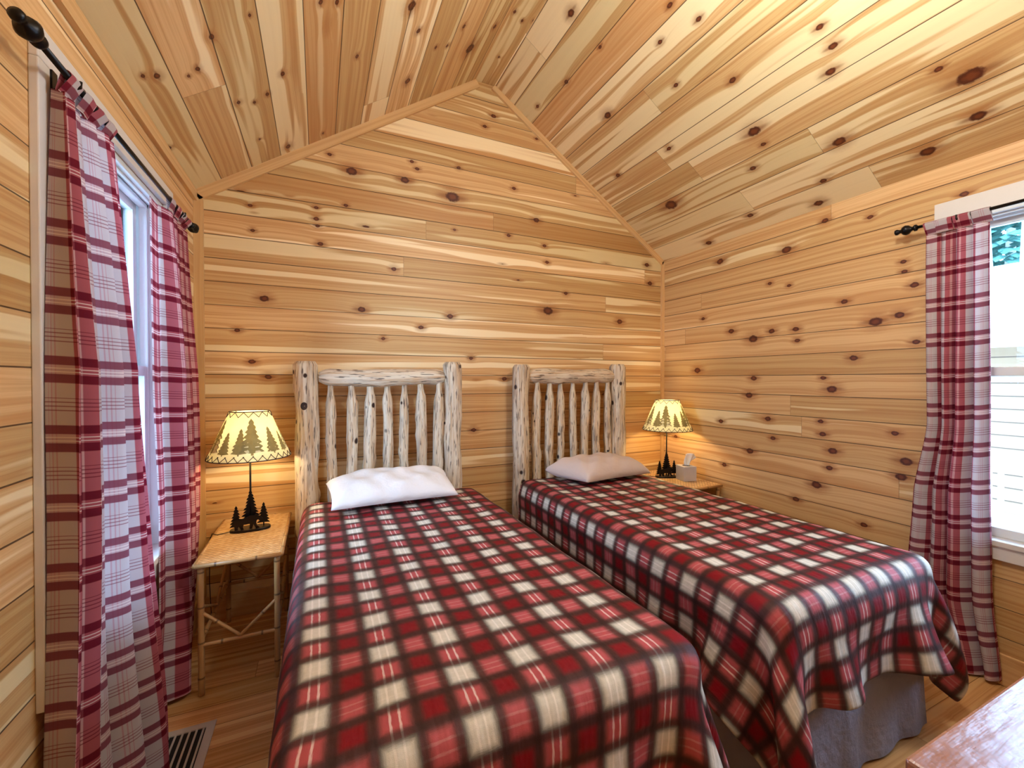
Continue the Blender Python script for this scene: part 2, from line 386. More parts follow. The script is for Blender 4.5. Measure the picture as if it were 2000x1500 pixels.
def comforter_mat():
    """woven plaid, repeat 16 cm: cream where pale crosses pale, deep red where red crosses red, salmon between, grey-olive seams"""
    m = NT('plaid_comforter_cloth'); u, v, _ = m.sep(m.uv())
    P = .16
    wob = m.noise(m.vec(m.mul(u, 500.), m.mul(v, 60.), 0.), 1., 1); wob2 = m.noise(m.vec(m.mul(u, 60.), m.mul(v, 500.), 2.), 1., 1)
    fu = m.math('FRACT', m.add(m.math('DIVIDE', u, P), m.mul(m.sub(wob, .5), .03)))
    fv = m.math('FRACT', m.add(m.math('DIVIDE', v, P), m.mul(m.sub(wob2, .5), .03)))
    def cen(x): return m.math('ABSOLUTE', m.sub(x, .5))      # 0 at the centre of a pale band, .5 at the centre of a red one
    cu, cv = cen(fu), cen(fv)
    wu, wv_ = m.sub(1., m.step(cu, .205, .26)), m.sub(1., m.step(cv, .205, .26))
    eu = m.sub(1., m.step(m.math('ABSOLUTE', m.sub(cu, .265)), .03, .15))
    ev = m.sub(1., m.step(m.math('ABSOLUTE', m.sub(cv, .265)), .03, .15))
    cream, red, sal = srgb(206, 200, 184), srgb(122, 6, 20), srgb(172, 78, 80)
    pp = m.mul(wu, wv_); rr = m.mul(m.sub(1., wu), m.sub(1., wv_))
    c = m.mix(pp, sal, cream); c = m.mix(rr, c, red)
    # the thin double stripe through every pale band
    def ln(x, p): return m.sub(1., m.step(m.math('ABSOLUTE', m.sub(x, p)), .008, .022))
    ls = m.math('MAXIMUM', m.math('MAXIMUM', ln(fu, .44), ln(fu, .56)), 0.)
    lt = m.math('MAXIMUM', ln(fv, .44), ln(fv, .56))
    lines = m.math('MAXIMUM', m.mul(ls, wu), m.mul(m.mul(lt, wv_), .2))
    c = m.mix(m.mul(lines, .5), c, srgb(242, 234, 224))
    e = m.math('MAXIMUM', eu, ev)
    c = m.mix(m.mul(e, .84), c, srgb(46, 38, 32))
    e2 = m.mul(eu, ev)
    c = m.mix(m.mul(e2, .5), c, srgb(30, 22, 20))
    fz = m.noise(m.vec(m.mul(u, 700.), m.mul(v, 700.), 0.), 1., 2)
    pk = m.noise(m.vec(m.mul(u, 14.), m.mul(v, 9.), 0.), 1., 3, .55)
    pk2 = m.noise(m.vec(m.mul(u, 42.), m.mul(v, 7.), 4.), 1., 2, .5)
    nrm = m.bump(m.add(m.add(m.mul(fz, .08), pk), m.mul(pk2, .45)), .55, .013)
    n = m.t.nodes.new('ShaderNodeBsdfPrincipled')
    m.link(c, n.inputs['Base Color']); n.inputs['Roughness'].default_value = .55
    n.inputs['Specular IOR Level'].default_value = .2
    m.link(nrm, n.inputs['Normal'])
    return m.fin(n.outputs[0])
M_COMF = comforter_mat()

def cloth(name, col, bump=.35, sc=9., dist=.01, spec=.25):
    m = NT(name); o = m.obj(); n = m.noise(o, sc, 4, .55); w = m.noise(o, 500, 1)
    return m.fin(m.bsdf(col, .8, m.bump(m.add(n, m.mul(w, .05)), bump, dist), spec=spec))
M_PILLOW = cloth('white_pillowcase', srgb(232, 226, 220), .5, 11., .02)
M_PILLOW2 = cloth('beige_pillowcase', srgb(206, 188, 178), .5, 11., .02)
M_SKIRT = cloth('grey_bed_skirt', srgb(142, 140, 150), .7, 16., .02)
M_MATT = cloth('cream_mattress', srgb(222, 208, 178), .2)

def weave_mat():
    m = NT('woven_split_bamboo'); u, v, _ = m.sep(m.uv())
    S = 36.
    a = m.mul(m.add(u, v), S); b = m.mul(m.sub(u, v), S)
    ia, ib = m.math('FLOOR', a), m.math('FLOOR', b)
    st = m.math('GREATER_THAN', m.math('MODULO', m.add(m.add(ia, ib), 4000.), 2.), .5)
    fa, fb = m.sub(a, ia), m.sub(b, ib)
    ea = m.math('ABSOLUTE', m.sub(fa, .5)); eb = m.math('ABSOLUTE', m.sub(fb, .5))
    e = m.math('MAXIMUM', m.mul(st, ea), m.mul(m.sub(1., st), eb))
    e = m.add(m.mul(m.math('MAXIMUM', ea, eb), .35), m.mul(e, .65))
    rnd = m.white(m.vec(ia, ib, st))[0]
    c = m.mix(rnd, srgb(196, 150, 98), srgb(226, 190, 140))
    gr = m.noise(m.vec(m.mul(a, 6.), m.mul(b, 6.), st), 1., 2)
    c = m.mix(m.mul(gr, .35), c, srgb(160, 110, 62))
    c = m.mix(m.step(e, .36, .49), c, srgb(70, 40, 18))
    return m.fin(m.bsdf(c, .4, m.bump(m.sub(1., e), .8, .003), spec=.4))
M_WEAVE = weave_mat()
def bamboo_mat():
    m = NT('bamboo_pole'); u = m.sep(m.uv())
    n = m.noise(m.vec(m.mul(u[0], 8.), m.mul(u[1], 90.), 0.), 1., 3)
    q = m.math('FRACT', m.mul(u[0], 6.3)); r = m.sub(1., m.step(m.math('ABSOLUTE', m.sub(q, .5)), .01, .04))
    c = m.mix(n, srgb(196, 152, 96), srgb(150, 104, 58)); c = m.mix(m.mul(r, .8), c, srgb(74, 44, 22))
    return m.fin(m.bsdf(c, .4))
M_BAMBOO = bamboo_mat()

# ------------------------------------------------------------------ room shell
def wall_with_hole(name, x, ya, yb, z0, z1, hole, wz, mat, inward, th=.14):
    """wall in the plane x, a slab of thickness th going outward, hole y range and z range"""
    ys = [ya, hole[0], hole[1], yb]; zs = [z0, wz[0], wz[1], z1]
    V = []; F = []; UV = []
    xo = x - inward*th
    def q(pts, ax=False):
        n = len(V)
        for p in pts: V.append(p); UV.append((p[1], p[2] + VO))
        F.append((n, n+1, n+2, n+3))
    for i in range(3):
        for j in range(3):
            if i == 1 and j == 1: continue
            a, b, c, d = ys[i], ys[i+1], zs[j], zs[j+1]
            p = [(x, a, c), (x, b, c), (x, b, d), (x, a, d)]; r = [(xo, a, c), (xo, b, c), (xo, b, d), (xo, a, d)]
            if inward > 0: q(p); q(r[::-1])
            else: q(p[::-1]); q(r)
    a, b = hole; c, d = wz
    q([(x, a, c), (xo, a, c), (xo, b, c), (x, b, c)]); q([(x, a, d), (x, b, d), (xo, b, d), (xo, a, d)])
    q([(x, a, c), (x, a, d), (xo, a, d), (xo, a, c)]); q([(x, b, c), (xo, b, c), (xo, b, d), (x, b, d)])
    return struct(mesh_obj(name, V, F, mat, uvs=UV))
wall_with_hole('wall_left', XL, YF - .14, YB + .14, 0, ZE, WINL, WZ, M_LEFT, 1)
wall_with_hole('wall_right', XR, YF - .14, YB + .14, 0, ZE, WINR, WZ, M_RIGHT, -1)

def gable(name, y, th, mat, flip):
    poly = [(XL - .02, -.0), (XR + .02, 0), (XR + .02, ZE), (RX2, ZT + .03), (RX1, ZT + .03), (XL - .02, ZE)]
    v = [(a, y, b) for a, b in poly] + [(a, y + th, b) for a, b in poly]; n = len(poly)
    f = [tuple(range(n)), tuple(range(2*n-1, n-1, -1))] + [(i, i+n, (i+1) % n + n, (i+1) % n) for i in range(n)]
    return struct(mesh_obj(name, v, f, mat, uvs=[(p[0], p[2] + VO) for p in v]))
gable('wall_back', YB, .14, M_BACK, False)
gable('wall_front', YF - .14, .14, M_LEFT, True)

def ceiling():
    V = []; F = []; UV = []; MI = []
    y0, y1 = YF - .14, YB + .14
    sl = math.hypot(RX1 - XL, ZT - ZE); sr = math.hypot(XR - RX2, ZT - ZE)
    def q(p, uv, mi):
        n = len(V); V.extend(p); UV.extend(uv); F.append((n, n+1, n+2, n+3)); MI.append(mi)
    for t, fl in ((0, 1), (.12, 0)):
        A = [(XL, y0, ZE+t), (XL, y1, ZE+t), (RX1, y1, ZT+t), (RX1, y0, ZT+t)]
        B = [(RX1, y0, ZT+t), (RX1, y1, ZT+t), (RX2, y1, ZT+t), (RX2, y0, ZT+t)]
        D = [(RX2, y0, ZT+t), (RX2, y1, ZT+t), (XR, y1, ZE+t), (XR, y0, ZE+t)]
        q(A, [(y0, CO), (y1, CO), (y1, sl+CO), (y0, sl+CO)], 0)
        q(B, [(y0, 11*CW+.01), (y1, 11*CW+.01), (y1, 12*CW-.02), (y0, 12*CW-.02)], 0)
        q(D, [(y0, sr+CO), (y1, sr+CO), (y1, CO), (y0, CO)], 1)
    return struct(mesh_obj('ceiling', V, F, [M_LC, M_RC], uvs=UV, mat_idx=MI))
ceiling()
struct(MB().box(XL - .14, XR + .14, YF - .14, YB + .14, -.12, 0).build('floor', M_FLOOR))

# trims: boards in the corners of the back wall, along the gable and at the head of the left wall
TW = .048; TT = .018
def trim_prism(name, poly, y0, y1):
    mb = MB(); mb.prism(poly, y0, y1); mb.uv = [(b, a + .2) for a, b in mb.uv]; o = struct(mb.build(name, M_TRIM))
    return o
trim_prism('trim_1', [(XL, .15), (XL + TW, .15), (XL + TW, ZE - .03), (XL, ZE)], YB - TT, YB)
trim_prism('trim_4', [(XR - .03, .15), (XR, .15), (XR, ZE), (XR - .03, ZE - .01)], YB - TT, YB)
def slope_trim(name, xa, za, xb, zb, w):
    d = Vector((xb - xa, zb - za)).normalized(); n = Vector((d.y, -d.x));
    if n.y > 0: n = -n
    L = math.hypot(xb - xa, zb - za)
    # boards run along their own length
    p = [(xa, za), (xb, zb), (xb + n.x*w, zb + n.y*w), (xa + n.x*w, za + n.y*w)]
    if xb > xa: p = p[::-1]
    v = [(a, YB - TT, b) for a, b in p] + [(a, YB, b) for a, b in p]
    f = [(0, 1, 2, 3), (7, 6, 5, 4)] + [(i, i+4, (i+1) % 4 + 4, (i+1) % 4) for i in range(4)]
    uv = [((Vector((q[0], q[2])) - Vector((xa, za))).dot(d), (Vector((q[0], q[2])) - Vector((xa, za))).dot(n) + .2) for q in v]
    return struct(mesh_obj(name, v, f, M_TRIM, uvs=uv))
slope_trim('trim_2', XL, ZE, RX1, ZT, TW + .008)
slope_trim('trim_3', XR, ZE, RX2, ZT, .042)
mb = MB(); mb.box(XL, XL + .02, YF, YB - TT, ZE - .055, ZE + .004); mb.uv = [(p[1], p[0] + p[2] - 1.6) for p in mb.v]; struct(mb.build('trim_5', M_TRIM))
for nm, bx in (('baseboard_back', (XL, XR, YB - .016, YB, 0, .145)), ('baseboard_left', (XL, XL + .016, YF, YB - .016, 0, .145)),
               ('baseboard_right', (XR - .016, XR, YF, YB - .016, 0, .145)), ('baseboard_front', (XL + .016, XR - .016, YF, YF + .016, 0, .145))):
    struct(MB().box(*bx).build(nm, M_TRIM, bevel=.004))

# ------------------------------------------------------------------ windows
def window(name, x, s, ys, zs):
    """x: wall face, s: +1 if the room lies at larger x"""
    r = struct(empty(name, (x, (ys[0]+ys[1])/2, zs[0])))
    H = zs[1] - zs[0]; hw = (ys[1] - ys[0])/2; cw = .087
    def bx(mb, xa, xb, *a):
        xa, xb = s*xa, s*xb; mb.box(min(xa, xb), max(xa, xb), *a)
    def part(nm, boxes, mat, par=r, bev=.003):
        mb = MB()
        for b in boxes: bx(mb, *b)
        return struct(mb.build(nm, mat, par, bevel=bev))
    part('head_casing', [(0, .020, -hw-cw, hw+cw, H, H+cw)], M_WHITE)
    part('side_casing', [(0, .020, -hw-cw, -hw, -cw, H)], M_WHITE)
    part('side_casing', [(0, .020, hw, hw+cw, -cw, H)], M_WHITE)
    part('window_sill', [(-.09, .030, -hw+.001, hw-.001, -.022, .004)], M_WHITE)
    part('apron', [(0, .020, -hw, hw, -cw, -.022)], M_WHITE)
    t = .022
    part('jamb', [(-.14, 0, -hw, -hw+t, 0, H), (-.14, 0, hw-t, hw, 0, H), (-.14, 0, -hw+t, hw-t, H-t, H), (-.14, -.09, -hw+t, hw-t, 0, t)], M_VINYL)
    part('track', [(-.075, -.045, -hw+t, -hw+t+.018, t, H-t), (-.075, -.045, hw-t-.018, hw-t, t, H-t), (-.075, -.045, -hw+t, hw-t, H-t-.018, H-t), (-.03, -.02, -hw+t, hw-t, H-t-.01, H-t)], M_VINYL)
    mid = .79; fw = .042; a = -hw+t+.006; b = hw-t-.006
    for nm, xa, xb, z0, z1 in (('upper_sash', -.115, -.085, mid-.02, H-t), ('lower_sash', -.080, -.050, .006, mid+.022)):
        f = part(nm, [(xa, xb, a, a+fw, z0, z1), (xa, xb, b-fw, b, z0, z1), (xa, xb, a+fw, b-fw, z0, z0+fw), (xa, xb, a+fw, b-fw, z1-fw, z1)], M_VINYL)
        g = MB(); xm = s*(xa+xb)/2; g.box(xm-.002, xm+.002, a+fw, b-fw, z0+fw, z1-fw); struct(g.build('glass', M_GLASS, f))
    return r
window('window_1', XL, 1, WINL, WZ)
window('window_2', XR, -1, WINR, WZ)

# ------------------------------------------------------------------ outside the windows
M_SNOW = simple('pale_gravel', srgb(226, 226, 222), .9, noise=.12, nscale=4)
M_ROOF = simple('white_metal_roof', srgb(238, 240, 242), .5)
M_TRUNK = simple('birch_bark', srgb(220, 214, 204), .8, noise=.3, nscale=14)
def siding_mat():
    m = NT('log_siding'); o = m.sep(m.obj()); f = m.math('FRACT', m.mul(o[2], 5.2))
    c = m.mix(m.step(f, .86, .98), srgb(128, 104, 78), srgb(44, 30, 20))
    n = m.noise(m.vec(m.mul(o[1], 2.), m.mul(o[2], 30.), 0.), 1., 2); c = m.mix(m.mul(n, .4), c, srgb(96, 72, 50))
    return m.fin(m.bsdf(c, .8))
M_SIDING = siding_mat()
def leaf_mat():
    m = NT('conifer_foliage'); n = m.noise(m.obj(), 6., 4)
    c = m.mix(n, srgb(30, 66, 60), srgb(92, 142, 128)); return m.fin(m.bsdf(c, .8, spec=.1))
M_LEAF = leaf_mat()
gz = -.55
g = MB().box(-24, XL - .6, -14, 22, gz - .3, gz).box(XR + .6, 30, -14, 22, gz - .3, gz).build('gravel_yard', M_SNOW)
struct(g)
cab = empty('neighbouring_cabin', (9.2, 3.0, gz))
tag(cab, 'pale log-sided cabin with a white metal roof outside the window', 'cabin')
b = MB(); b.box(0, 4, -4, 3.4, 0, 2.5); b.build('wall', M_SIDING, cab)
b = MB(); v = [(-.5, -4.4, 2.42), (-.5, 3.8, 2.42), (2.3, 3.8, 4.0), (2.3, -4.4, 4.0), (5, 3.8, 2.42), (5, -4.4, 2.42)]
v2 = [(p[0], p[1], p[2]+.08) for p in v]
b.add(v + v2, [(0, 1, 2, 3), (3, 2, 4, 5), (6, 9, 8, 7), (9, 11, 10, 8), (0, 6, 7, 1), (5, 4, 10, 11), (0, 3, 9, 6), (3, 5, 11, 9), (1, 7, 8, 2), (2, 8, 10, 4)])
b.build('roof', M_ROOF, cab)
for yy in (-2.2, .4, 2.0):
    f = MB().box(-.05, 0, yy, yy + .9, 1.0, 2.0).build('window_frame', M_VINYL, cab)
    MB().box(-.06, -.05, yy + .07, yy + .83, 1.07, 1.93).build('pane', simple('far_pane', srgb(120, 150, 150), .2), f)
dk = empty('deck_railing', (5.4, 1.6, gz))
tag(dk, 'white wooden deck railing with slim balusters outside the window at the bed foot', 'railing')
MB().box(-.04, .04, -3.6, 2.0, 1.22, 1.27).build('top_rail', M_ROOF, dk)
MB().box(-.03, .03, -3.6, 2.0, .42, .47).build('bottom_rail', M_ROOF, dk)
for k in range(4): MB().box(-.05, .05, -3.6 + k*1.833 - .0, -3.5 + k*1.833, 0, 1.34).build('post', M_ROOF, dk)
for k in range(36): MB().box(-.015, .015, -3.42 + k*.148, -3.39 + k*.148, .47, 1.22).build('baluster', M_ROOF, dk)

def conifer(x, y, h, r, seed, label, birch=False):
    rnd = random.Random(seed); t = empty('birch_tree' if birch else 'conifer_tree', (x, y, gz))
    tag(t, label, 'tree')
    MB().tube([(0, 0, 0), (rnd.uniform(-.1, .1), .05, h*.5), (rnd.uniform(-.2, .2), .1, h*.97)], [h*.018, h*.013, .02], 8).build('trunk', M_TRUNK, t, True)
    V = []; F = []
    n = 2600
    for i in range(n):
        z = h*(.12 + .86*rnd.random()); k = 1 - (z/h); rr = r*(k**.8)*(.35 + .75*rnd.random())
        a = rnd.random()*2*PI; s = rnd.uniform(.2, .45)*(.5 + k)
        c = Vector((math.cos(a)*rr, math.sin(a)*rr, z)); d = Vector((math.cos(a), math.sin(a), -.45)).normalized()
        w = d.cross(Vector((0, 0, 1))).normalized()*s*.45; up = Vector((0, 0, s*.12)); j = len(V)
        V += [c - w, c + w, c + d*s*1.3, c + up*1.5]; F += [(j, j+1, j+2), (j, j+3, j+1), (j, j+2, j+3), (j+1, j+3, j+2)]
    mesh_obj('foliage', V, F, M_LEAF, t)
TL = ['dark conifer standing behind the cabin roof', 'conifer farther back behind the cabin, to the left of the others', 'conifer behind the far end of the cabin', 'conifer outside the window behind the long curtains']
for i, (x, y, h, r) in enumerate([(17.5, 5.0, 9.5, 2.2), (17.5, 10.2, 9.5, 2.2), (17.5, -.2, 8.6, 2.2), (-12, 7, 8, 2.2)]):
    conifer(x, y, h, r, 40 + i, TL[i])
for i, (y, lean) in enumerate([(4.32, .25), (4.02, -.12)]):
    t = empty('birch_tree', (14.35, y, gz)); tag(t, ['slim pale birch trunk rising behind the cabin roof, next to the curtain', 'slim pale birch trunk behind the cabin roof, nearer the picture edge'][i], 'tree', 'birches behind the cabin')
    MB().tube([(0, 0, 0), (0, lean*.4, 3), (0, lean, 7)], [.09, .075, .04], 8).build('trunk', M_TRUNK, t, True)

# ------------------------------------------------------------------ curtain rods
def rod(x, y0, y1, s, label):
    """s: +1 room at larger x; bracket to the wall"""
    r = empty('curtain_rod', (x, (y0+y1)/2, 2.205)); tag(r, label, 'curtain rod', 'black curtain rods')
    h = (y1 - y0)/2
    MB().tube([(0, -h, 0), (0, h, 0)], .008, 12).build('pole', M_BLACK, r, True)
    for q in (-1, 1):
        f = MB(); prof = [(0, .009), (.004, .016), (.012, .017), (.018, .010), (.026, .012), (.036, .022), (.048, .026), (.060, .021), (.068, .010), (.076, .010), (.084, .015), (.092, .014), (.097, .004)]
        f.tube([(0, q*(h - .01 + a), 0) for a, _ in prof], [c for _, c in prof], 20); f.build('finial', M_BLACK, r, True)
        b = MB(); w = (XL if s > 0 else XR) - x + s*.020
        yb = q*(h - .16)
        b.tube([(w, yb, -.03), (w*.5, yb, -.022), (0, yb, -.010)], .006, 8); b.box(min(w, w+s*.005), max(w, w+s*.005), yb-.012, yb+.012, -.065, .02)
        b.tube([(0, yb, -.012), (s*.012, yb, -.006), (s*.013, yb, .010)], .004, 8)
        b.build('bracket', M_BLACK, r)
    return r
rod(XL + .063, 1.36, 2.66, 1, 'black curtain rod with round finials above the window by the nearest long curtain')
rod(XR - .075, -.08, 1.15, -1, 'black curtain rod with ball finial over the window at the bed foot')

# ------------------------------------------------------------------ curtains
def curtain(name, x_wall, s, yl, yr, fabric, ztop, zbot, depth, nf, seed, label, tabs, u0=0., tilt=None, phase=0., flap=0.):
    """hangs in the plane parallel to the side wall. yl(z)->(y start), yr(z)->(y end); s=+1 room at larger x"""
    rnd = random.Random(seed)
    NS, NZ = nf*22, 90
    ph = [rnd.uniform(-.5, .5) for _ in range(nf*2 + 3)]; am = [rnd.uniform(.55, 1.2) for _ in range(nf*2 + 3)]
    V = []; F = []; UV = []
    for j in range(NZ + 1):
        t = j/NZ; z = ztop + (zbot - ztop)*t
        a, b = yl(t), yr(t)
        for i in range(NS + 1):
            q = i/NS
            k = q*nf; i0 = int(k); fr = k - i0
            A = am[i0]*(1-fr) + am[i0+1]*fr; P = ph[i0]*(1-fr) + ph[i0+1]*fr
            th = 2*PI*k + P*t*1.6 + phase
            amp = depth*(.40 + .60*min(1, t*3))*A
            off = amp*(.5 + .5*math.cos(th)) + .006*math.sin(5*q + 7*t + seed)
            off += depth*.25*math.sin(2.2*t + q*3 + seed)*t
            yy = a + (b - a)*q + (b - a)/nf*.14*math.sin(th*1.0 + .6)
            if flap: off *= min(1, max(.05, (q - flap)/.10))
            xx = x_wall + s*off
            zz = z + .008*math.sin(q*9 + seed)*(t > .99) - .003*math.cos(th)
            V.append((xx, yy, zz)); UV.append((u0 + q*fabric, z + .02*math.sin(q*3)*t))
    for j in range(NZ):
        for i in range(NS):
            k = j*(NS+1) + i; F.append((k, k+1, k+NS+2, k+NS+1))
    root = empty(name, (x_wall, (yl(0)+yr(0))/2, zbot)); tag(root, label, 'curtain', 'plaid curtains')
    V = [(p[0] - root.location.x, p[1] - root.location.y, p[2] - root.location.z) for p in V]
    o = mesh_obj('curtain_panel', V, F, M_CURT, root, UV, True)
    # wide tabs looped over the rod
    xr = x_wall if tilt is None else tilt
    for c in tabs:
        Vt = []; Ft = []; Ut = []
        w = .062; n = 14
        q = (c - yl(0))/(yr(0) - yl(0)); k = q*nf; th = 2*PI*k + phase
        i0 = min(int(k), nf); off = depth*.4*am[i0]*(.5 + .5*math.cos(th))
        bx = x_wall + s*off
        H = 2.205 - ztop
        path = [(bx + s*.003, ztop - .004)] + [(xr + s*.011*math.cos(g), 2.205 + .0125*math.sin(g)) for g in [PI*m_/7 for m_ in range(8)]] + [(bx - s*.003, ztop - .004)]
        acc = 0; last = None
        for (px, pz) in path:
            if last: acc += math.hypot(px - last[0], pz - last[1])
            last = (px, pz)
            for e, yy in enumerate((c - w/2, c, c + w/2)):
                Vt.append((px - root.location.x + (s*.004 if e == 1 else 0), yy - root.location.y, pz - root.location.z)); Ut.append((yy*1.3, acc + .04))
        for a_ in range(len(path)-1):
            for e in range(2): Ft.append((a_*3+e, a_*3+e+1, a_*3+e+4, a_*3+e+3))
        mesh_obj('tab', Vt, Ft, M_CURT, root, Ut, True)
    return root
def lerp(pts):
    def f(t):
        for (a, va), (b, vb) in zip(pts, pts[1:]):
            if t <= b:
                q = (t-a)/(b-a); q = q*q*(3-2*q)*.5 + q*.5; return va + (vb-va)*q
        return pts[-1][1]
    return f
XRL = XL + .063; XRR = XR - .075
curtain('plaid_curtain', XL + .030, 1, lerp([(0, 1.47), (.4, 1.43), (1, 1.40)]), lerp([(0, 1.74), (.3, 1.78), (.6, 1.87), (1, 2.00)]), 1.25, 2.165, .02, .090, 5, 3,
        'tall plaid curtain closest to the front, covering the near half of the window', [1.51, 1.585, 1.66, 1.725], .06, XRL)
curtain('plaid_curtain', XL + .030, 1, lerp([(0, 2.17), (.35, 2.18), (.62, 2.24), (.8, 2.24), (1, 2.16)]), lerp([(0, 2.65), (.4, 2.67), (.65, 2.66), (1, 2.58)]), 1.05, 2.165, .02, .078, 5, 5,
        'plaid curtain in the corner beside the bamboo nightstand, bright where the window backs it', [2.34, 2.43, 2.52, 2.60], .10, XRL, phase=1.0, flap=.22)
curtain('plaid_curtain', XR - .035, -1, lerp([(0, .885), (.5, .875), (.8, .86), (1, .83)]), lerp([(0, 1.115), (.45, 1.10), (.62, 1.15), (.85, 1.17), (1, 1.08)]), 1.05, 2.160, .02, .060, 4, 8,
        'plaid curtain hanging beside the window past the foot of the farther bed', [.91, .975, 1.04, 1.085], .02, XRR, phase=2.0)

# ------------------------------------------------------------------ logs
def log_bm(p0, p1, r, seed, kind='post', segs=22):
    """peeled log from p0 to p1; bumps and knots in the radius"""
    p0, p1 = Vector(p0), Vector(p1); L = (p1 - p0).length; d = (p1 - p0)/L
    n = max(12, int(L/.022)); rnd = random.Random(seed)
    a = d.cross(Vector((0, 1, 0)) if abs(d.y) < .9 else Vector((1, 0, 0))).normalized(); b = d.cross(a)
    f1, f2, f3 = rnd.uniform(4, 8), rnd.uniform(11, 17), rnd.uniform(0, 6)
    kn = [(rnd.uniform(.1, .9)*L, rnd.uniform(0, 2*PI), rnd.uniform(.08, .24)) for _ in range(int(L*11) + 1)]
    V = []; F = []; UV = []
    for i in range(n+1):
        s = L*i/n
        if kind == 'post': k = 1 - .22*max(0, 1 - min(s, L-s)/.010)**2
        elif kind == 'rail':
            e = min(s, L-s); k = .50 + .50*min(1, (e/.060))**.7 if e < .060 else 1
        else:
            e = L - s; k = 1 if e > .15 else (.58 + .42*max(0, (e-.085)/.065)**.8 if e > .085 else .58)
        wx = .006*math.sin(f1*s + f3)*(r/.035 if kind == 'spindle' else .4); wy = .004*math.sin(f2*.6*s + f3*2)
        for j in range(segs):
            th = 2*PI*j/segs
            rr = r*k*(1 + .07*math.sin(f1*s*1.7 + f3 + th) + .045*math.sin(f2*s + 2*th + f3))
            for (ks, kt, kh) in kn:
                dd = ((s-ks)/.028)**2 + (math.sin((th-kt)/2)*2*r/.028)**2
                if dd < 6: rr += r*kh*math.exp(-dd)*(1 if kind != 'post' else .55)
            V.append(p0 + d*s + a*(math.cos(th)*rr + wx) + b*(math.sin(th)*rr + wy)); UV.append((s, th*r))
    for i in range(n):
        for j in range(segs):
            F.append((i*segs+j, i*segs+(j+1) % segs, (i+1)*segs+(j+1) % segs, (i+1)*segs+j))
    F.append(tuple(reversed(range(segs)))); F.append(tuple(n*segs+j for j in range(segs)))
    return V, F, UV
def log(name, p0, p1, r, seed, kind, parent):
    V, F, UV = log_bm(p0, p1, r, seed, kind)
    return mesh_obj(name, V, F, M_LOG, parent, UV, True)

# ------------------------------------------------------------------ draped comforter: a small cloth solver
def drape(P, sp, box, steps=150, iters=12, rr=.06):
    P = P.copy(); V = np.zeros_like(P); dt = 1/60.; nx, ny = P.shape[:2]
    x0, x1, y0, y1, zt = box; d2 = sp*2**.5
    c = np.array([(x0+x1)/2, (y0+y1)/2]); h = np.array([(x1-x0)/2, (y1-y0)/2]); hz = zt/2
    def con(A, B, L, k):
        D = B - A; n = np.sqrt((D**2).sum(-1, keepdims=True)) + 1e-9
        q = (n - L)/n*.5*k*D; A += q; B -= q
    for s in range(steps):
        V[..., 2] -= 9.8*dt; V *= .985
        Q = P + V*dt
        for it in range(iters):
            for o in (0, 1):
                m = (nx - o)//2; con(Q[o:o+2*m:2], Q[o+1:o+2*m:2], sp, 1.)
                m = (ny - o)//2; con(Q[:, o:o+2*m:2], Q[:, o+1:o+2*m:2], sp, 1.)
            for o in (0, 1):
                m = (nx - o)//2
                for p in (0, 1):
                    k = (ny - p)//2
                    con(Q[o:o+2*m:2, p:p+2*k:2], Q[o+1:o+2*m:2, p+1:p+2*k:2], d2, .25)
                    con(Q[o+1:o+2*m:2, p:p+2*k:2], Q[o:o+2*m:2, p+1:p+2*k:2], d2, .25)
            for bb, kb in ((2, .22), (4, .18), (7, .10)):
                for q in range(2*bb):
                    A = Q[q:nx-bb:2*bb]; B = Q[q+bb:nx:2*bb]; m = min(len(A), len(B)); con(A[:m], B[:m], sp*bb, kb)
                    A = Q[:, q:ny-bb:2*bb]; B = Q[:, q+bb:ny:2*bb]; m = min(A.shape[1], B.shape[1]); con(A[:, :m], B[:, :m], sp*bb, kb)
            q = np.stack([np.abs(Q[..., 0]-c[0])-(h[0]-rr), np.abs(Q[..., 1]-c[1])-(h[1]-rr), np.abs(Q[..., 2]-hz)-(hz-rr)], -1)
            qm = np.maximum(q, 0); ln = np.sqrt((qm**2).sum(-1)); sd = ln + np.minimum(q.max(-1), 0) - rr
            pen = sd < 0
            if pen.any():
                sg = np.stack([np.sign(Q[..., 0]-c[0]), np.sign(Q[..., 1]-c[1]), np.sign(Q[..., 2]-hz)], -1)
                g = np.where(ln[..., None] > 1e-9, qm/np.maximum(ln[..., None], 1e-9), np.eye(3)[q.argmax(-1)])*sg
                Q[pen] -= g[pen]*sd[pen][:, None]
                mv = Q - P; t = mv - (mv*g).sum(-1, keepdims=True)*g; Q[pen] -= t[pen]*.35
            Q[..., 2] = np.maximum(Q[..., 2], .02)
        V = (Q - P)/dt; P = Q
        vm = np.sqrt((V**2).sum(-1, keepdims=True)); V *= np.minimum(1, 2./(vm + 1e-9))
    return P

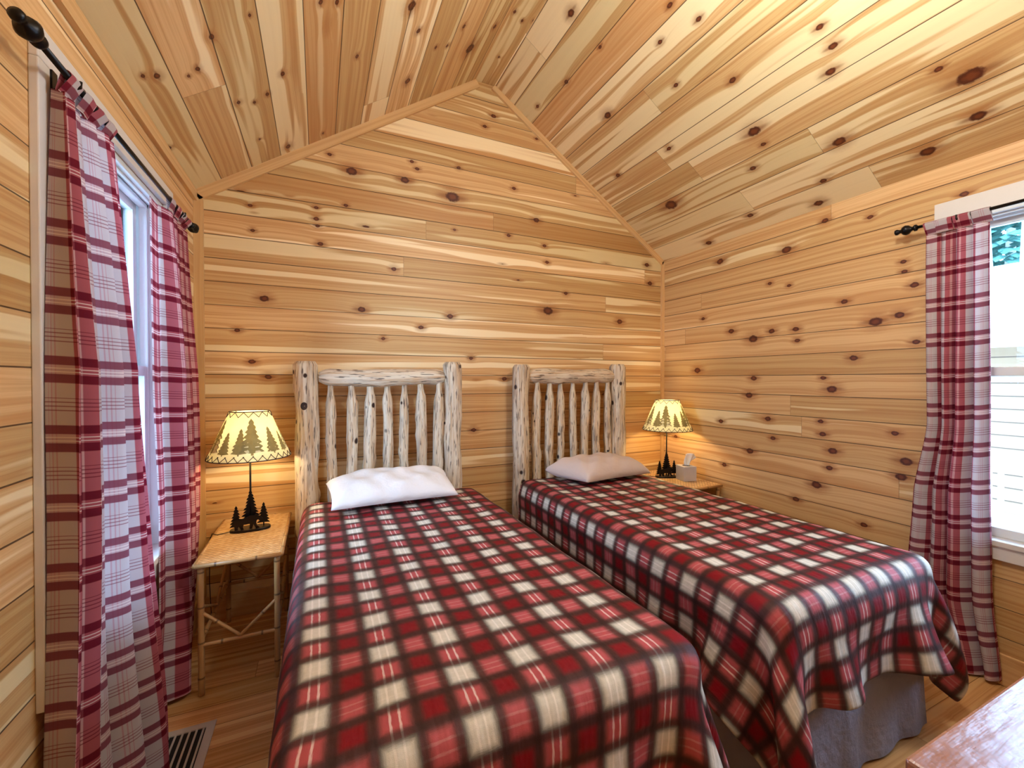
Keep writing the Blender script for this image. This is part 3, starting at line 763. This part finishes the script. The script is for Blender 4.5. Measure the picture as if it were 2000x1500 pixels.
def comforter(x0, x1, yf, yh, zt, over_l, over_r, over_f, y_head, rot, uv_org, seed, label):
    sp = .022
    nx = int(round((x1 - x0 + over_l + over_r)/sp)) + 1; ny = int(round((y_head - yf + over_f)/sp)) + 1
    u = np.arange(nx)*sp; v = np.arange(ny)*sp
    X = (x0 - over_l) + u[:, None] + 0*v[None]; Y = y_head - v[None] + 0*u[:, None]
    cx, cy = (x0+x1)/2, y_head; ca, sa = math.cos(rot), math.sin(rot)
    X, Y = cx + (X-cx)*ca - (Y-cy)*sa, cy + (X-cx)*sa + (Y-cy)*ca
    Ux = X.copy(); Uy = Y.copy()
    rng = np.random.RandomState(seed); Z = zt + .012 + rng.rand(nx, ny)*.003
    # gentle initial ripples so the drop gathers in folds
    r = .004*np.sin(u*31 + seed)[:, None]*np.clip((yf + .1 - Y)/.2, 0, 1)
    P = drape(np.stack([X, Y, Z + r], -1), sp, (x0, x1, yf, yh, zt))
    # quilted loft on top, slightly uneven
    top = P[..., 2] > zt - .03
    P[..., 2] += top*(.004*np.sin(P[..., 0]*17 + 2*np.sin(P[..., 1]*5))*np.sin(P[..., 1]*11 + seed))
    ox, oy = cx, (yf + yh)/2
    V = P.reshape(-1, 3) - np.array([ox, oy, 0])
    # material coordinates in metres, phase set so the pale squares fall where they are on the beds
    UVv = np.stack([Ux - uv_org[0] + .08 + 8, Uy - uv_org[1] + .08 + 8], -1).reshape(-1, 2)
    idx = np.arange(nx*ny).reshape(nx, ny)
    F = np.stack([idx[:-1, :-1], idx[:-1, 1:], idx[1:, 1:], idx[1:, :-1]], -1).reshape(-1, 4)
    o = mesh_obj('plaid_comforter', V.tolist(), F.tolist(), M_COMF, None, UVv, True, (ox, oy, 0))
    m = o.modifiers.new('loft', 'SOLIDIFY'); m.thickness = .010; m.offset = -1
    s = o.modifiers.new('smooth', 'SUBSURF'); s.levels = 1; s.render_levels = 1
    n = np.array(o.data.polygons[len(F)//2].normal)
    if n[2] < 0:
        o.data.flip_normals()
    tag(o, label, 'comforter', 'plaid comforters')
    return o

def bed(cx, y_wall, width, posts, rail, spx, z0, label, seed, fy, mx0, mx1, knots=()):
    r = empty('log_bed', (cx, y_wall, 0)); tag(r, label, 'bed', 'log beds')
    yc = -.135
    for i, (px, pr, top) in enumerate(posts):
        log('post', (px-cx, yc, 0), (px-cx + .002, yc, top), pr, seed+i, 'post', r)
    (ra, rb, rz, rr) = rail
    for kx, kz, kr in knots:
        V = []; F = []; n = 16
        for j, (q, dy) in enumerate(((1.25, .003), (1.0, -.010), (.75, -.009), (.01, -.004))):
            for i in range(n): V.append((kx - cx + math.cos(2*PI*i/n)*kr*q*.85, yc - posts[0][1]*1.0 + dy, kz + math.sin(2*PI*i/n)*kr*q*1.1))
        for j in range(3):
            for i in range(n): F.append((j*n+i, j*n+(i+1) % n, (j+1)*n+(i+1) % n, (j+1)*n+i))
        mesh_obj('knot', V, F, M_KNOT, r, None, True)
    log('top_rail', (ra-cx, yc, rz), (rb-cx, yc, rz + .004), rr, seed+5, 'rail', r)
    log('bottom_rail', (posts[0][0]-cx, yc, .52), (posts[1][0]-cx, yc, .52), .042, seed+6, 'rail', r)
    for i, x in enumerate(spx):
        log('spindle', (x-cx, yc, .52), (x-cx + .004*math.sin(i*2.3), yc, rz-.01), 0.0325 + .004*math.sin(i*1.7 + seed), seed+10+i, 'spindle', r)
    yh = 2.77 - y_wall; yf = fy - y_wall
    MB().box(mx0-cx+.02, mx1-cx-.02, yf+.02, yh, .44, .685).build('mattress', M_MATT, r, bevel=.05, seg=5)
    MB().box(mx0-cx+.055, mx1-cx-.055, yf+.065, yh-.01, .20, .44).build('box_spring', M_MATT, r, bevel=.02, seg=3)
    # metal frame legs
    for lx in (mx0-cx+.12, mx1-cx-.12):
        for ly in (yf+.16, yh-.16): MB().tube([(lx, ly, 0), (lx, ly, .20)], .018, 10).build('leg', M_BLACK, r, True)
    # dust ruffle on three sides, each a pleated sheet with its own wrinkles
    def skirt(pts, seedk, flare, nseg=150):
        rnd = random.Random(seedk); V = []; F = []; UV = []; nz = 14
        P = [Vector(p) for p in pts]; Ls = [0]
        for a, b in zip(P, P[1:]): Ls.append(Ls[-1] + (b-a).length)
        fr = [(rnd.uniform(9, 50), rnd.uniform(0, 6), rnd.uniform(.1, 1)) for _ in range(6)]
        for i in range(nseg+1):
            s = Ls[-1]*i/nseg; k = max(0, min(len(P)-2, sum(1 for q in Ls[1:] if q < s)))
            t = (s - Ls[k])/(Ls[k+1]-Ls[k]); p = P[k].lerp(P[k+1], t); d = (P[k+1]-P[k]).normalized(); nrm = Vector((d.y, -d.x))
            w = sum(c*math.sin(f*s + q) for f, q, c in fr)/3
            for j in range(nz+1):
                h = j/nz; z = .43*(1-h) + .012*h
                o_ = .012 + flare*h*h + .010*w*(.25 + h)
                V.append((p.x + nrm.x*o_, p.y + nrm.y*o_, z)); UV.append((s, z))
        for i in range(nseg):
            for j in range(nz):
                k = i*(nz+1)+j; F.append((k, k+1, k+nz+2, k+nz+1))
        return V, F, UV
    a, b = mx0-cx+.03, mx1-cx-.03; yf += .035
    for nm, pts, fl in (('bed_skirt', [(a, yh), (a, yf)], .02), ('bed_skirt', [(a+.002, yf), (b-.002, yf)], .02), ('bed_skirt', [(b, yf), (b, yh)], .02)):
        # outward normal is to the right of travel
        V, F, UV = skirt([(p[0], p[1]) for p in pts][::-1] if False else pts, seed + int(abs(pts[0][0])*50), fl)
        V2 = V
        mesh_obj(nm, V2, F, M_SKIRT, r, UV, True)
    return r
bed(.39, YB, 1.05, [(-.068, .066, 1.53), (.845, .062, 1.54)], (.000, .800, 1.432, .055), [.071, .188, .30, .408, .517, .63, .744], 1.5,
    'peeled log bed with thick posts standing beside the lamp and bamboo nightstand', 11, .86, -.09, .94, [(-.078, 1.262, .019)])
bed(1.825, YB, 1.05, [(1.372, .062, 1.53), (2.270, .064, 1.545)], (1.415, 2.235, 1.444, .055), [1.51, 1.618, 1.718, 1.832, 1.943, 2.057, 2.164], 1.5,
    'peeled log bed with a grey bed skirt showing at its foot, nearer the tissue box', 57, .86, 1.305, 2.295)
comforter(-.09, .97, .82, 2.80, .70, .30, .37, .38, 2.74, math.radians(.3), (.143, .893), 3,
          'red and cream plaid comforter spread over the bed nearest the front, under the white pillow')
comforter(1.30, 2.30, .85, 2.80, .70, .28, .30, .29, 2.74, math.radians(-1.4), (1.44, .92), 8,
          'red and cream plaid comforter on the farther bed, its corners hanging over a grey skirt')

# ------------------------------------------------------------------ pillows
def pillow(cn, zs, T, mat, label, seed, rot=0):
    """cn: four corners (x,y) front-left, front-right, back-right, back-left; zs their heights"""
    N = 44; rnd = random.Random(seed)
    wr = [(rnd.uniform(4, 14), rnd.uniform(-8, 8), rnd.uniform(0, 6)) for _ in range(7)]
    top = []; bot = []
    cxm = sum(c[0] for c in cn)/4; cym = sum(c[1] for c in cn)/4; zm = min(zs)
    for j in range(N+1):
        for i in range(N+1):
            a, b = i/N, j/N
            A, B = 2*a-1, 2*b-1
            # slightly concave sides between pointed corners
            pa = A*(1 - .045*(1-B*B)); pb = B*(1 - .05*(1-A*A)); aa, bb = (pa+1)/2, (pb+1)/2
            x = (1-bb)*((1-aa)*cn[0][0]+aa*cn[1][0]) + bb*((1-aa)*cn[3][0]+aa*cn[2][0])
            y = (1-bb)*((1-aa)*cn[0][1]+aa*cn[1][1]) + bb*((1-aa)*cn[3][1]+aa*cn[2][1])
            z = (1-bb)*((1-aa)*zs[0]+aa*zs[1]) + bb*((1-aa)*zs[3]+aa*zs[2])
            h = (max(0, 1-A**4)*max(0, 1-B**4))**.48
            h *= (1 - .12*(A*A + B*B)/2)
            w = sum(math.sin(f*A + g*B + q) for f, g, q in wr)/7
            edge = min(1, 4*min(1-abs(A), 1-abs(B)))
            top.append((x-cxm, y-cym, z-zm + T*.62*h + .015*w*edge)); bot.append((x-cxm, y-cym, max(z-zm - T*.38*h, .0) if True else 0))
    V = top + bot; M = (N+1)**2; F = []
    for j in range(N):
        for i in range(N):
            k = j*(N+1)+i; F.append((k, k+1, k+N+2, k+N+1)); F.append((k+M, k+N+1+M, k+N+2+M, k+1+M))
    me = mesh_obj('bed_pillow', V, F, mat, None, None, True, (cxm, cym, zm))
    w = me.modifiers.new('weld', 'WELD'); w.merge_threshold = .0004
    return tag(me, label, 'pillow', 'bed pillows')
pillow([(.055, 2.40), (.755, 2.42), (.765, 2.74), (.035, 2.76)], [.735, .735, .80, .80], .165, M_PILLOW, 'plump white pillow leaning against the headboard of the bed nearest the front', 4)
pillow([(1.625, 2.36), (2.23, 2.42), (2.20, 2.80), (1.46, 2.66)], [.735, .73, .75, .775], .185, M_PILLOW2, 'beige pillow lying aslant at the head of the farther bed', 9)

# ------------------------------------------------------------------ bamboo nightstands
def nightstand(x0, x1, y0, y1, label):
    h = .60; r = empty('bamboo_nightstand', ((x0+x1)/2, (y0+y1)/2, 0)); tag(r, label, 'nightstand', 'bamboo nightstands')
    a, b = (x1-x0)/2, (y1-y0)/2
    MB().box(-a+.006, a-.006, -b+.006, b-.006, h-.016, h-.001).build('table_top', M_WEAVE, r)
    e = MB()
    for p, q in (((-a, -b), (a, -b)), ((a, -b), (a, b)), ((a, b), (-a, b)), ((-a, b), (-a, -b))):
        e.tube([(p[0], p[1], h-.010), (q[0], q[1], h-.010)], .010, 10)
    e.build('edge_pole', M_BAMBOO, r, True)
    la, lb = a-.02, b-.02
    def pole(p, q, rr):
        P, Q = Vector(p), Vector(q); n = 24; pts = []; rad = []
        for i in range(n+1):
            t = i/n; pts.append(P.lerp(Q, t)); s = (P-Q).length*t
            rad.append(rr*(1 + .16*math.exp(-(((s*6.3) % 1 - .5)/.06)**2)))
        return MB().tube(pts, rad, 10)
    for sx in (-1, 1):
        for sy in (-1, 1): pole((sx*la, sy*lb, 0), (sx*la, sy*lb, h-.016), .0125).build('leg', M_BAMBOO, r, True)
    for sy in (-1, 1):
        m = pole((-la, sy*lb, .225), (la, sy*lb, .225), .009); m.build('stretcher', M_BAMBOO, r, True)
        pole((-la, sy*lb, .375), (0, sy*lb, .235), .0075).build('brace', M_BAMBOO, r, True)
        pole((la, sy*lb, .375), (0, sy*lb, .235), .0075).build('brace', M_BAMBOO, r, True)
    for sx in (-1, 1):
        pole((sx*la, -lb, .245), (sx*la, lb, .245), .009).build('stretcher', M_BAMBOO, r, True)
        pole((sx*la, -lb, .40), (sx*la, 0, .255), .0075).build('brace', M_BAMBOO, r, True)
        pole((sx*la, lb, .40), (sx*la, 0, .255), .0075).build('brace', M_BAMBOO, r, True)
    return r
nightstand(-.505, -.165, 2.285, 2.96, 'bamboo nightstand with woven top in the corner by the long curtain')
nightstand(2.47, 2.865, 2.34, 2.96, 'bamboo nightstand mostly hidden behind the farther bed, carrying the tissue box')

# ------------------------------------------------------------------ lamps
def tree_poly(w, h, tiers, seed=0, trunk=.1, tw=.05):
    rnd = random.Random(seed); R = []; Lf = []
    z0 = h*trunk
    for side, arr in ((1, R), (-1, Lf)):
        arr.append((side*w*tw, 0)); arr.append((side*w*tw, z0))
        for k in range(tiers):
            t = k/tiers; tn = (k+1)/tiers
            wo = w/2*(1-t)**.85*(rnd.uniform(.86, 1.08)) + w*.02; wi = w/2*(1-tn)**.9*.62 + w*.01
            zz = z0 + (h-z0)*t
            arr.append((side*wo, zz - h*.012)); arr.append((side*wo*.86, zz + (h-z0)/tiers*.28)); arr.append((side*wi, z0 + (h-z0)*(t + (tn-t)*.82)))
    return R + [(0, h)] + Lf[::-1]
BEAR = [(-.072,.030),(-.070,.046),(-.060,.056),(-.045,.060),(-.030,.058),(-.015,.060),(.000,.066),(.012,.070),(.022,.068),(.030,.070),(.034,.076),(.039,.071),(.047,.066),(.056,.060),(.064,.053),(.065,.048),(.056,.046),(.046,.044),(.038,.040),(.036,.028),(.040,.012),(.050,.003),(.049,.0),(.034,.0),(.028,.010),(.022,.022),(.020,.012),(.016,.0),(.004,.0),(.006,.012),(.006,.026),(-.012,.024),(-.022,.024),(-.026,.012),(-.022,.0),(-.036,.0),(-.040,.010),(-.046,.018),(-.050,.008),(-.048,.0),(-.064,.0),(-.064,.014)]

def shade_mat():
    m = NT('parchment_lamp_shade'); n = m.noise(m.obj(), 14., 4)
    c = m.mix(n, srgb(232, 222, 164), srgb(244, 236, 190))
    d = m.bsdf(c, .7, spec=.2); t = m.t.nodes.new('ShaderNodeBsdfTranslucent'); m.link(c, t.inputs[0])
    x = m.t.nodes.new('ShaderNodeMixShader'); x.inputs[0].default_value = .17; m.link(d, x.inputs[1]); m.link(t.outputs[0], x.inputs[2])
    return m.fin(x.outputs[0])
def sil_mat():
    m = NT('tree_print_on_shade'); n = m.noise(m.obj(), 40., 3); c = m.mix(n, srgb(142, 130, 84), srgb(172, 158, 108))
    d = m.bsdf(c, .8, spec=.1); t = m.t.nodes.new('ShaderNodeBsdfTranslucent'); m.link(c, t.inputs[0])
    x = m.t.nodes.new('ShaderNodeMixShader'); x.inputs[0].default_value = .30; m.link(d, x.inputs[1]); m.link(t.outputs[0], x.inputs[2])
    return m.fin(x.outputs[0])
M_SHADE, M_SIL = shade_mat(), sil_mat()
M_LACE = simple('brown_leather_lacing', srgb(60, 36, 24), .7)

def table_lamp(x, y, z, rz, label, phase, cord):
    r = empty('table_lamp', (x, y, z), rz); tag(r, label, 'table lamp', 'bear and pine tree table lamps')
    # oval base plate
    n = 40; V = []; F = []
    for zz, k in ((0, 1), (.009, 1), (.0125, .97)):
        for i in range(n):
            a = 2*PI*i/n; V.append((math.copysign(abs(math.cos(a))**.8, math.cos(a))*.096*k, math.copysign(abs(math.sin(a))**.8, math.sin(a))*.046*k, zz))
    for l in range(2):
        for i in range(n): F.append((l*n+i, l*n+(i+1) % n, (l+1)*n+(i+1) % n, (l+1)*n+i))
    F.append(tuple(reversed(range(n)))); F.append(tuple(2*n+i for i in range(n)))
    mesh_obj('base', V, F, M_BLACK, r)
    def cut(nm, poly, dx, dy, th=.0035, dz=.0115):
        b = MB(); b.prism([(p[0]+dx, p[1]+dz) for p in poly], dy-th/2, dy+th/2); return b.build(nm, M_BLACK, r)
    cut('pine_tree', tree_poly(.088, .205, 9, 1, .22), 0, .012)
    cut('pine_tree', tree_poly(.062, .130, 7, 2, .12), -.066, -.006)
    cut('pine_tree', tree_poly(.062, .132, 7, 3, .14), .062, .004)
    cut('bear', BEAR, -.008, -.018)
    MB().tube([(0, .012, .012), (0, .012, .42)], .0048, 12).build('pole', M_BLACK, r, True)
    # shade
    zb, ztop, rb, rt = .400, .648, .198, .094
    seg = 64; rows = 14; V = []; F = []
    def cone(k, th, dr=0): 
        rr = rb + (rt-rb)*k + dr; return (math.cos(th)*rr, math.sin(th)*rr, zb + (ztop-zb)*k)
    for j in range(rows+1):
        for i in range(seg): V.append(cone(j/rows, 2*PI*i/seg))
    for j in range(rows):
        for i in range(seg): F.append((j*seg+i, j*seg+(i+1) % seg, (j+1)*seg+(i+1) % seg, (j+1)*seg+i))
    sh_ = mesh_obj('lamp_shade', V, F, M_SHADE, r, None, True)
    # rims and lacing
    for k, rr in ((0, .0028), (1, .0028)):
        MB().tube([cone(k, 2*PI*i/seg) for i in range(seg+1)], rr, 6, False).build('rim', M_LACE, sh_, True)
    lace = MB(); nl = 28
    for i in range(nl*2):
        a0, a1 = 2*PI*i/(nl*2), 2*PI*(i+1)/(nl*2); k0, k1 = (.005, .115) if i % 2 == 0 else (.115, .005)
        if i % 2 == 0: a1 += .03
        lace.tube([cone(k0, a0, .0022), cone(k1, a1, .0022)], .0017, 5)
    lace.build('lacing', M_LACE, sh_); lace = MB()
    nl = 14
    for i in range(nl*2):
        a0, a1 = 2*PI*i/(nl*2), 2*PI*(i+1)/(nl*2); k0, k1 = (.995, .89) if i % 2 == 0 else (.89, .995)
        lace.tube([cone(k0, a0, .0022), cone(k1, a1, .0022)], .0016, 5)
    lace.build('lacing', M_LACE, sh_)
    # pine trees applied on the shade, bent to its cone
    rnd = random.Random(int(phase*10)); a = phase
    spec = [(.075, .150), (.130, .205), (.085, .155), (.060, .125), (.110, .195), (.080, .15), (.12, .20), (.07, .13)]
    for i in range(14):
        w, h = spec[i % len(spec)]; w *= rnd.uniform(.85, 1.05); a += [.44, .34, .60, .42, .38, .56, .40, .5][i % 8]
        if a > phase + 2*PI - .2: break
        poly = tree_poly(w, h, 7, i + 3, .08)
        # fill between left and right outline with rows so that it can bend
        nz = 36; V = []; F = []
        half = len(poly)//2; R = poly[:half+1]
        def wid(zv, side):
            pts = R if side > 0 else poly[half:][::-1]
            best = 0
            for (x1_, z1_), (x2_, z2_) in zip(pts, pts[1:]):
                lo, hi = min(z1_, z2_), max(z1_, z2_)
                if lo <= zv <= hi and hi > lo: best = max(best, abs(x1_ + (x2_-x1_)*(zv-z1_)/(z2_-z1_)))
            return best
        for j in range(nz+1):
            zv = h*j/nz; k = .13 + zv/h*(h/.27)*.98; k = min(k, .97)
            rr = rb + (rt-rb)*k
            for q in (-1, 0, 1):
                V.append(cone(k, a + q*wid(zv, q or 1)/rr*(1 if q else 0), .0008 + .0007*(i % 2)))
        for j in range(nz):
            for q in range(2): F.append((j*3+q, j*3+q+1, (j+1)*3+q+1, (j+1)*3+q))
        mesh_obj('tree_silhouette', V, F, M_SIL, sh_)
    # harp, socket, bulb
    MB().tube([(0, .012, .42), (0, .006, .44), (0, 0, .465)], [.013, .015, .014], 12).build('socket', M_BLACK, r, True)
    V, F = [], []
    prof = [(.460, .010), (.475, .013), (.492, .022), (.512, .029), (.535, .028), (.550, .018), (.556, .004)]
    MB().tube([(0, 0, a_) for a_, _ in prof], [b_ for _, b_ in prof], 16).build('bulb', M_BULBG, r, True)
    sp = MB()
    for i in range(3):
        t = 2*PI*i/3 + .3; sp.tube([(0, 0, .600), (math.cos(t)*.05, math.sin(t)*.05, .612), cone(.99, t)], .0016, 6)
    sp.tube([(0, .012, .44), (.045, .01, .50), (.045, 0, .56), (0, 0, .602)], .0016, 6); sp.tube([(0, .012, .44), (-.045, .01, .50), (-.045, 0, .56), (0, 0, .602)], .0016, 6)
    sp.build('harp', M_BLACK, r, True)
    MB().tube(cord, .0022, 6).build('cord', M_BLACK, r, True)
    return r
# frosted bulb that lets the lamp light inside it out
def bulb_mat():
    m = NT('frosted_bulb')
    a = m.t.nodes.new('ShaderNodeBsdfTransparent'); e = m.t.nodes.new('ShaderNodeEmission'); e.inputs[0].default_value = (1, .75, .4, 1); e.inputs[1].default_value = 6.
    x = m.t.nodes.new('ShaderNodeAddShader'); m.link(a.outputs[0], x.inputs[0]); m.link(e.outputs[0], x.inputs[1]); return m.fin(x.outputs[0])
M_BULBG = bulb_mat()
table_lamp(-.342, 2.70, .5995, math.radians(4), 'lit table lamp with bear and pines on the nightstand in the curtain corner', .4,
           [(-.08, 0, .006), (-.12, -.010, .003), (-.148, -.02, .003), (-.172, -.012, .010), (-.182, 0, -.02), (-.19, .03, -.25), (-.19, .1, -.5)])
table_lamp(2.66, 2.705, .5995, math.radians(-22), 'lit table lamp with bear and pines standing behind the tissue box', 1.1,
           [(-.08, 0, .006), (-.12, .02, .003), (-.17, .05, .003), (-.205, .06, .008), (-.225, .06, -.05), (-.23, .1, -.3), (-.22, .16, -.55)])

# ------------------------------------------------------------------ tissue box
t = empty('tissue_box', (2.728, 2.565, .5995), math.radians(-12)); tag(t, 'silver cube tissue box with a white tissue standing out of it', 'tissue box')
s_ = .057
b = MB(); b.box(-s_, s_, -s_, s_, 0, .118); b.build('box', M_SILVER, t, bevel=.004)
b = MB(); b.tube([(0, 0, .1178), (0, 0, .1192)], [.030, .030], 20); b.build('opening', M_BLACK, t)
V = []; F = []
N = 14
for j in range(N+1):
    for i in range(N+1):
        q, w = i/N*2-1, j/N
        wd = .020 + .075*w**1.1
        V.append((.006 + q*wd*.75 + .035*w*w + .01*w*math.sin(q*4), .010*math.sin(q*6 + w*4)*(1-.2*w) + .02*q*w, .112 + .105*w - .035*abs(q)**1.5*w*(1.2 if q > 0 else .4)))
for j in range(N):
    for i in range(N): k = j*(N+1)+i; F.append((k, k+1, k+N+2, k+N+1))
o = mesh_obj('tissue', V, F, M_TISSUE, t, None, True); m_ = o.modifiers.new('s', 'SOLIDIFY'); m_.thickness = .001

# ------------------------------------------------------------------ floor vent
v = empty('floor_vent', (-.492, 1.93, 0)); tag(v, 'grey metal floor vent with dark slots beside the curtain hem', 'floor vent')
fx, fy_ = .100, .178
b = MB(); rim_ = .030
b.box(-fx, fx, -fy_, -fy_+rim_, 0, .005).box(-fx, fx, fy_-rim_, fy_, 0, .005).box(-fx, -fx+rim_, -fy_+rim_, fy_-rim_, 0, .005).box(fx-rim_, fx, -fy_+rim_, fy_-rim_, 0, .005)
b.build('frame', M_VENT, v)
MB().box(-fx+rim_, fx-rim_, -fy_+rim_, fy_-rim_, 0, .0012).build('duct_opening', M_VENTD, v)
for k in range(6):
    xx = -fx+rim_ + .012 + k*.0232
    MB().box(xx, xx+.007, -fy_+rim_, fy_-rim_, .0012, .0045).build('slat', M_VENT, v)

# ------------------------------------------------------------------ dresser at the near corner
def dresser_mat():
    m = NT('varnished_dresser_wood'); o = m.sep(m.obj())
    n = m.noise(m.vec(m.mul(o[0], 3.), m.mul(o[1], 26.), m.mul(o[2], 26.)), 1., 4, .6)
    k = m.noise(m.obj(), 22., 3)
    c = m.mix(n, srgb(140, 92, 70), srgb(168, 120, 96))
    return m.fin(m.bsdf(c, m.math('MULTIPLY_ADD', k, .25, .16), m.bump(m.add(k, n), .35, .006), spec=.5, coat=.2, coat_rough=.15))
M_DRESS = dresser_mat()
d = empty('wooden_dresser', (1.70, .12, 0)); tag(d, 'varnished wooden dresser, only a glossy corner of its top showing', 'dresser')
hz = .78; x0, x1, y0, y1 = -.80, .80, -.24, .255
MB().box(x0, x1, y0, y1, hz-.028, hz).build('top', M_DRESS, d, bevel=.006)
MB().box(x0+.03, x1-.03, y0+.01, y1-.03, .08, hz-.028).build('body', M_DRESS, d)
for sx in (x0+.05, x1-.09):
    for sy in (y0+.02, y1-.08): MB().box(sx, sx+.04, sy, sy+.04, 0, .08).build('leg', M_DRESS, d)
for i in range(3):
    for j in range(2):
        a_, b_ = x0+.05 + j*.755, x0+.05 + j*.755 + .735
        zz = .10 + i*.215
        dr = MB().box(a_, b_, y1-.03, y1-.012, zz, zz+.20).build('drawer', M_DRESS, d, bevel=.003)
        kn = MB(); kn.tube([((a_+b_)/2, y1-.012, zz+.10), ((a_+b_)/2, y1+.004, zz+.10), ((a_+b_)/2, y1+.010, zz+.10)], [.006, .012, .012], 12); kn.build('knob', M_BLACK, dr, True)

# ------------------------------------------------------------------ added fill lamp (out of the frame)
f = empty('added_fill_lamp', (FILL_LAMP[0], FILL_LAMP[1], ZT)); tag(f, 'unseen fill lamp added under the pine ceiling to brighten the room', 'fill lamp')
MB().tube([(0, 0, 0), (0, 0, -.03)], .07, 20).build('canopy', M_BLACK, f)
MB().tube([(0, 0, -.03), (0, 0, FILL_LAMP[2]-ZT + .02)], .010, 10).build('stem', M_BLACK, f, True)
_m = NT('fill_lamp_glow'); _e = _m.t.nodes.new('ShaderNodeEmission'); _e.inputs[0].default_value = (.93, .99, 1.0, 1); _e.inputs[1].default_value = FILL_LAMP_POWER/(PI*4*PI*.15**2)
_m.fin(_e.outputs[0])
gp = [(.15*math.cos(PI*i/16), max(.004, .15*math.sin(PI*i/16))) for i in range(17)]
MB().tube([(0, 0, FILL_LAMP[2]-ZT - .10 + a_) for a_, _ in gp], [b_ for _, b_ in gp], 24).build('globe', _m.m, f, True)
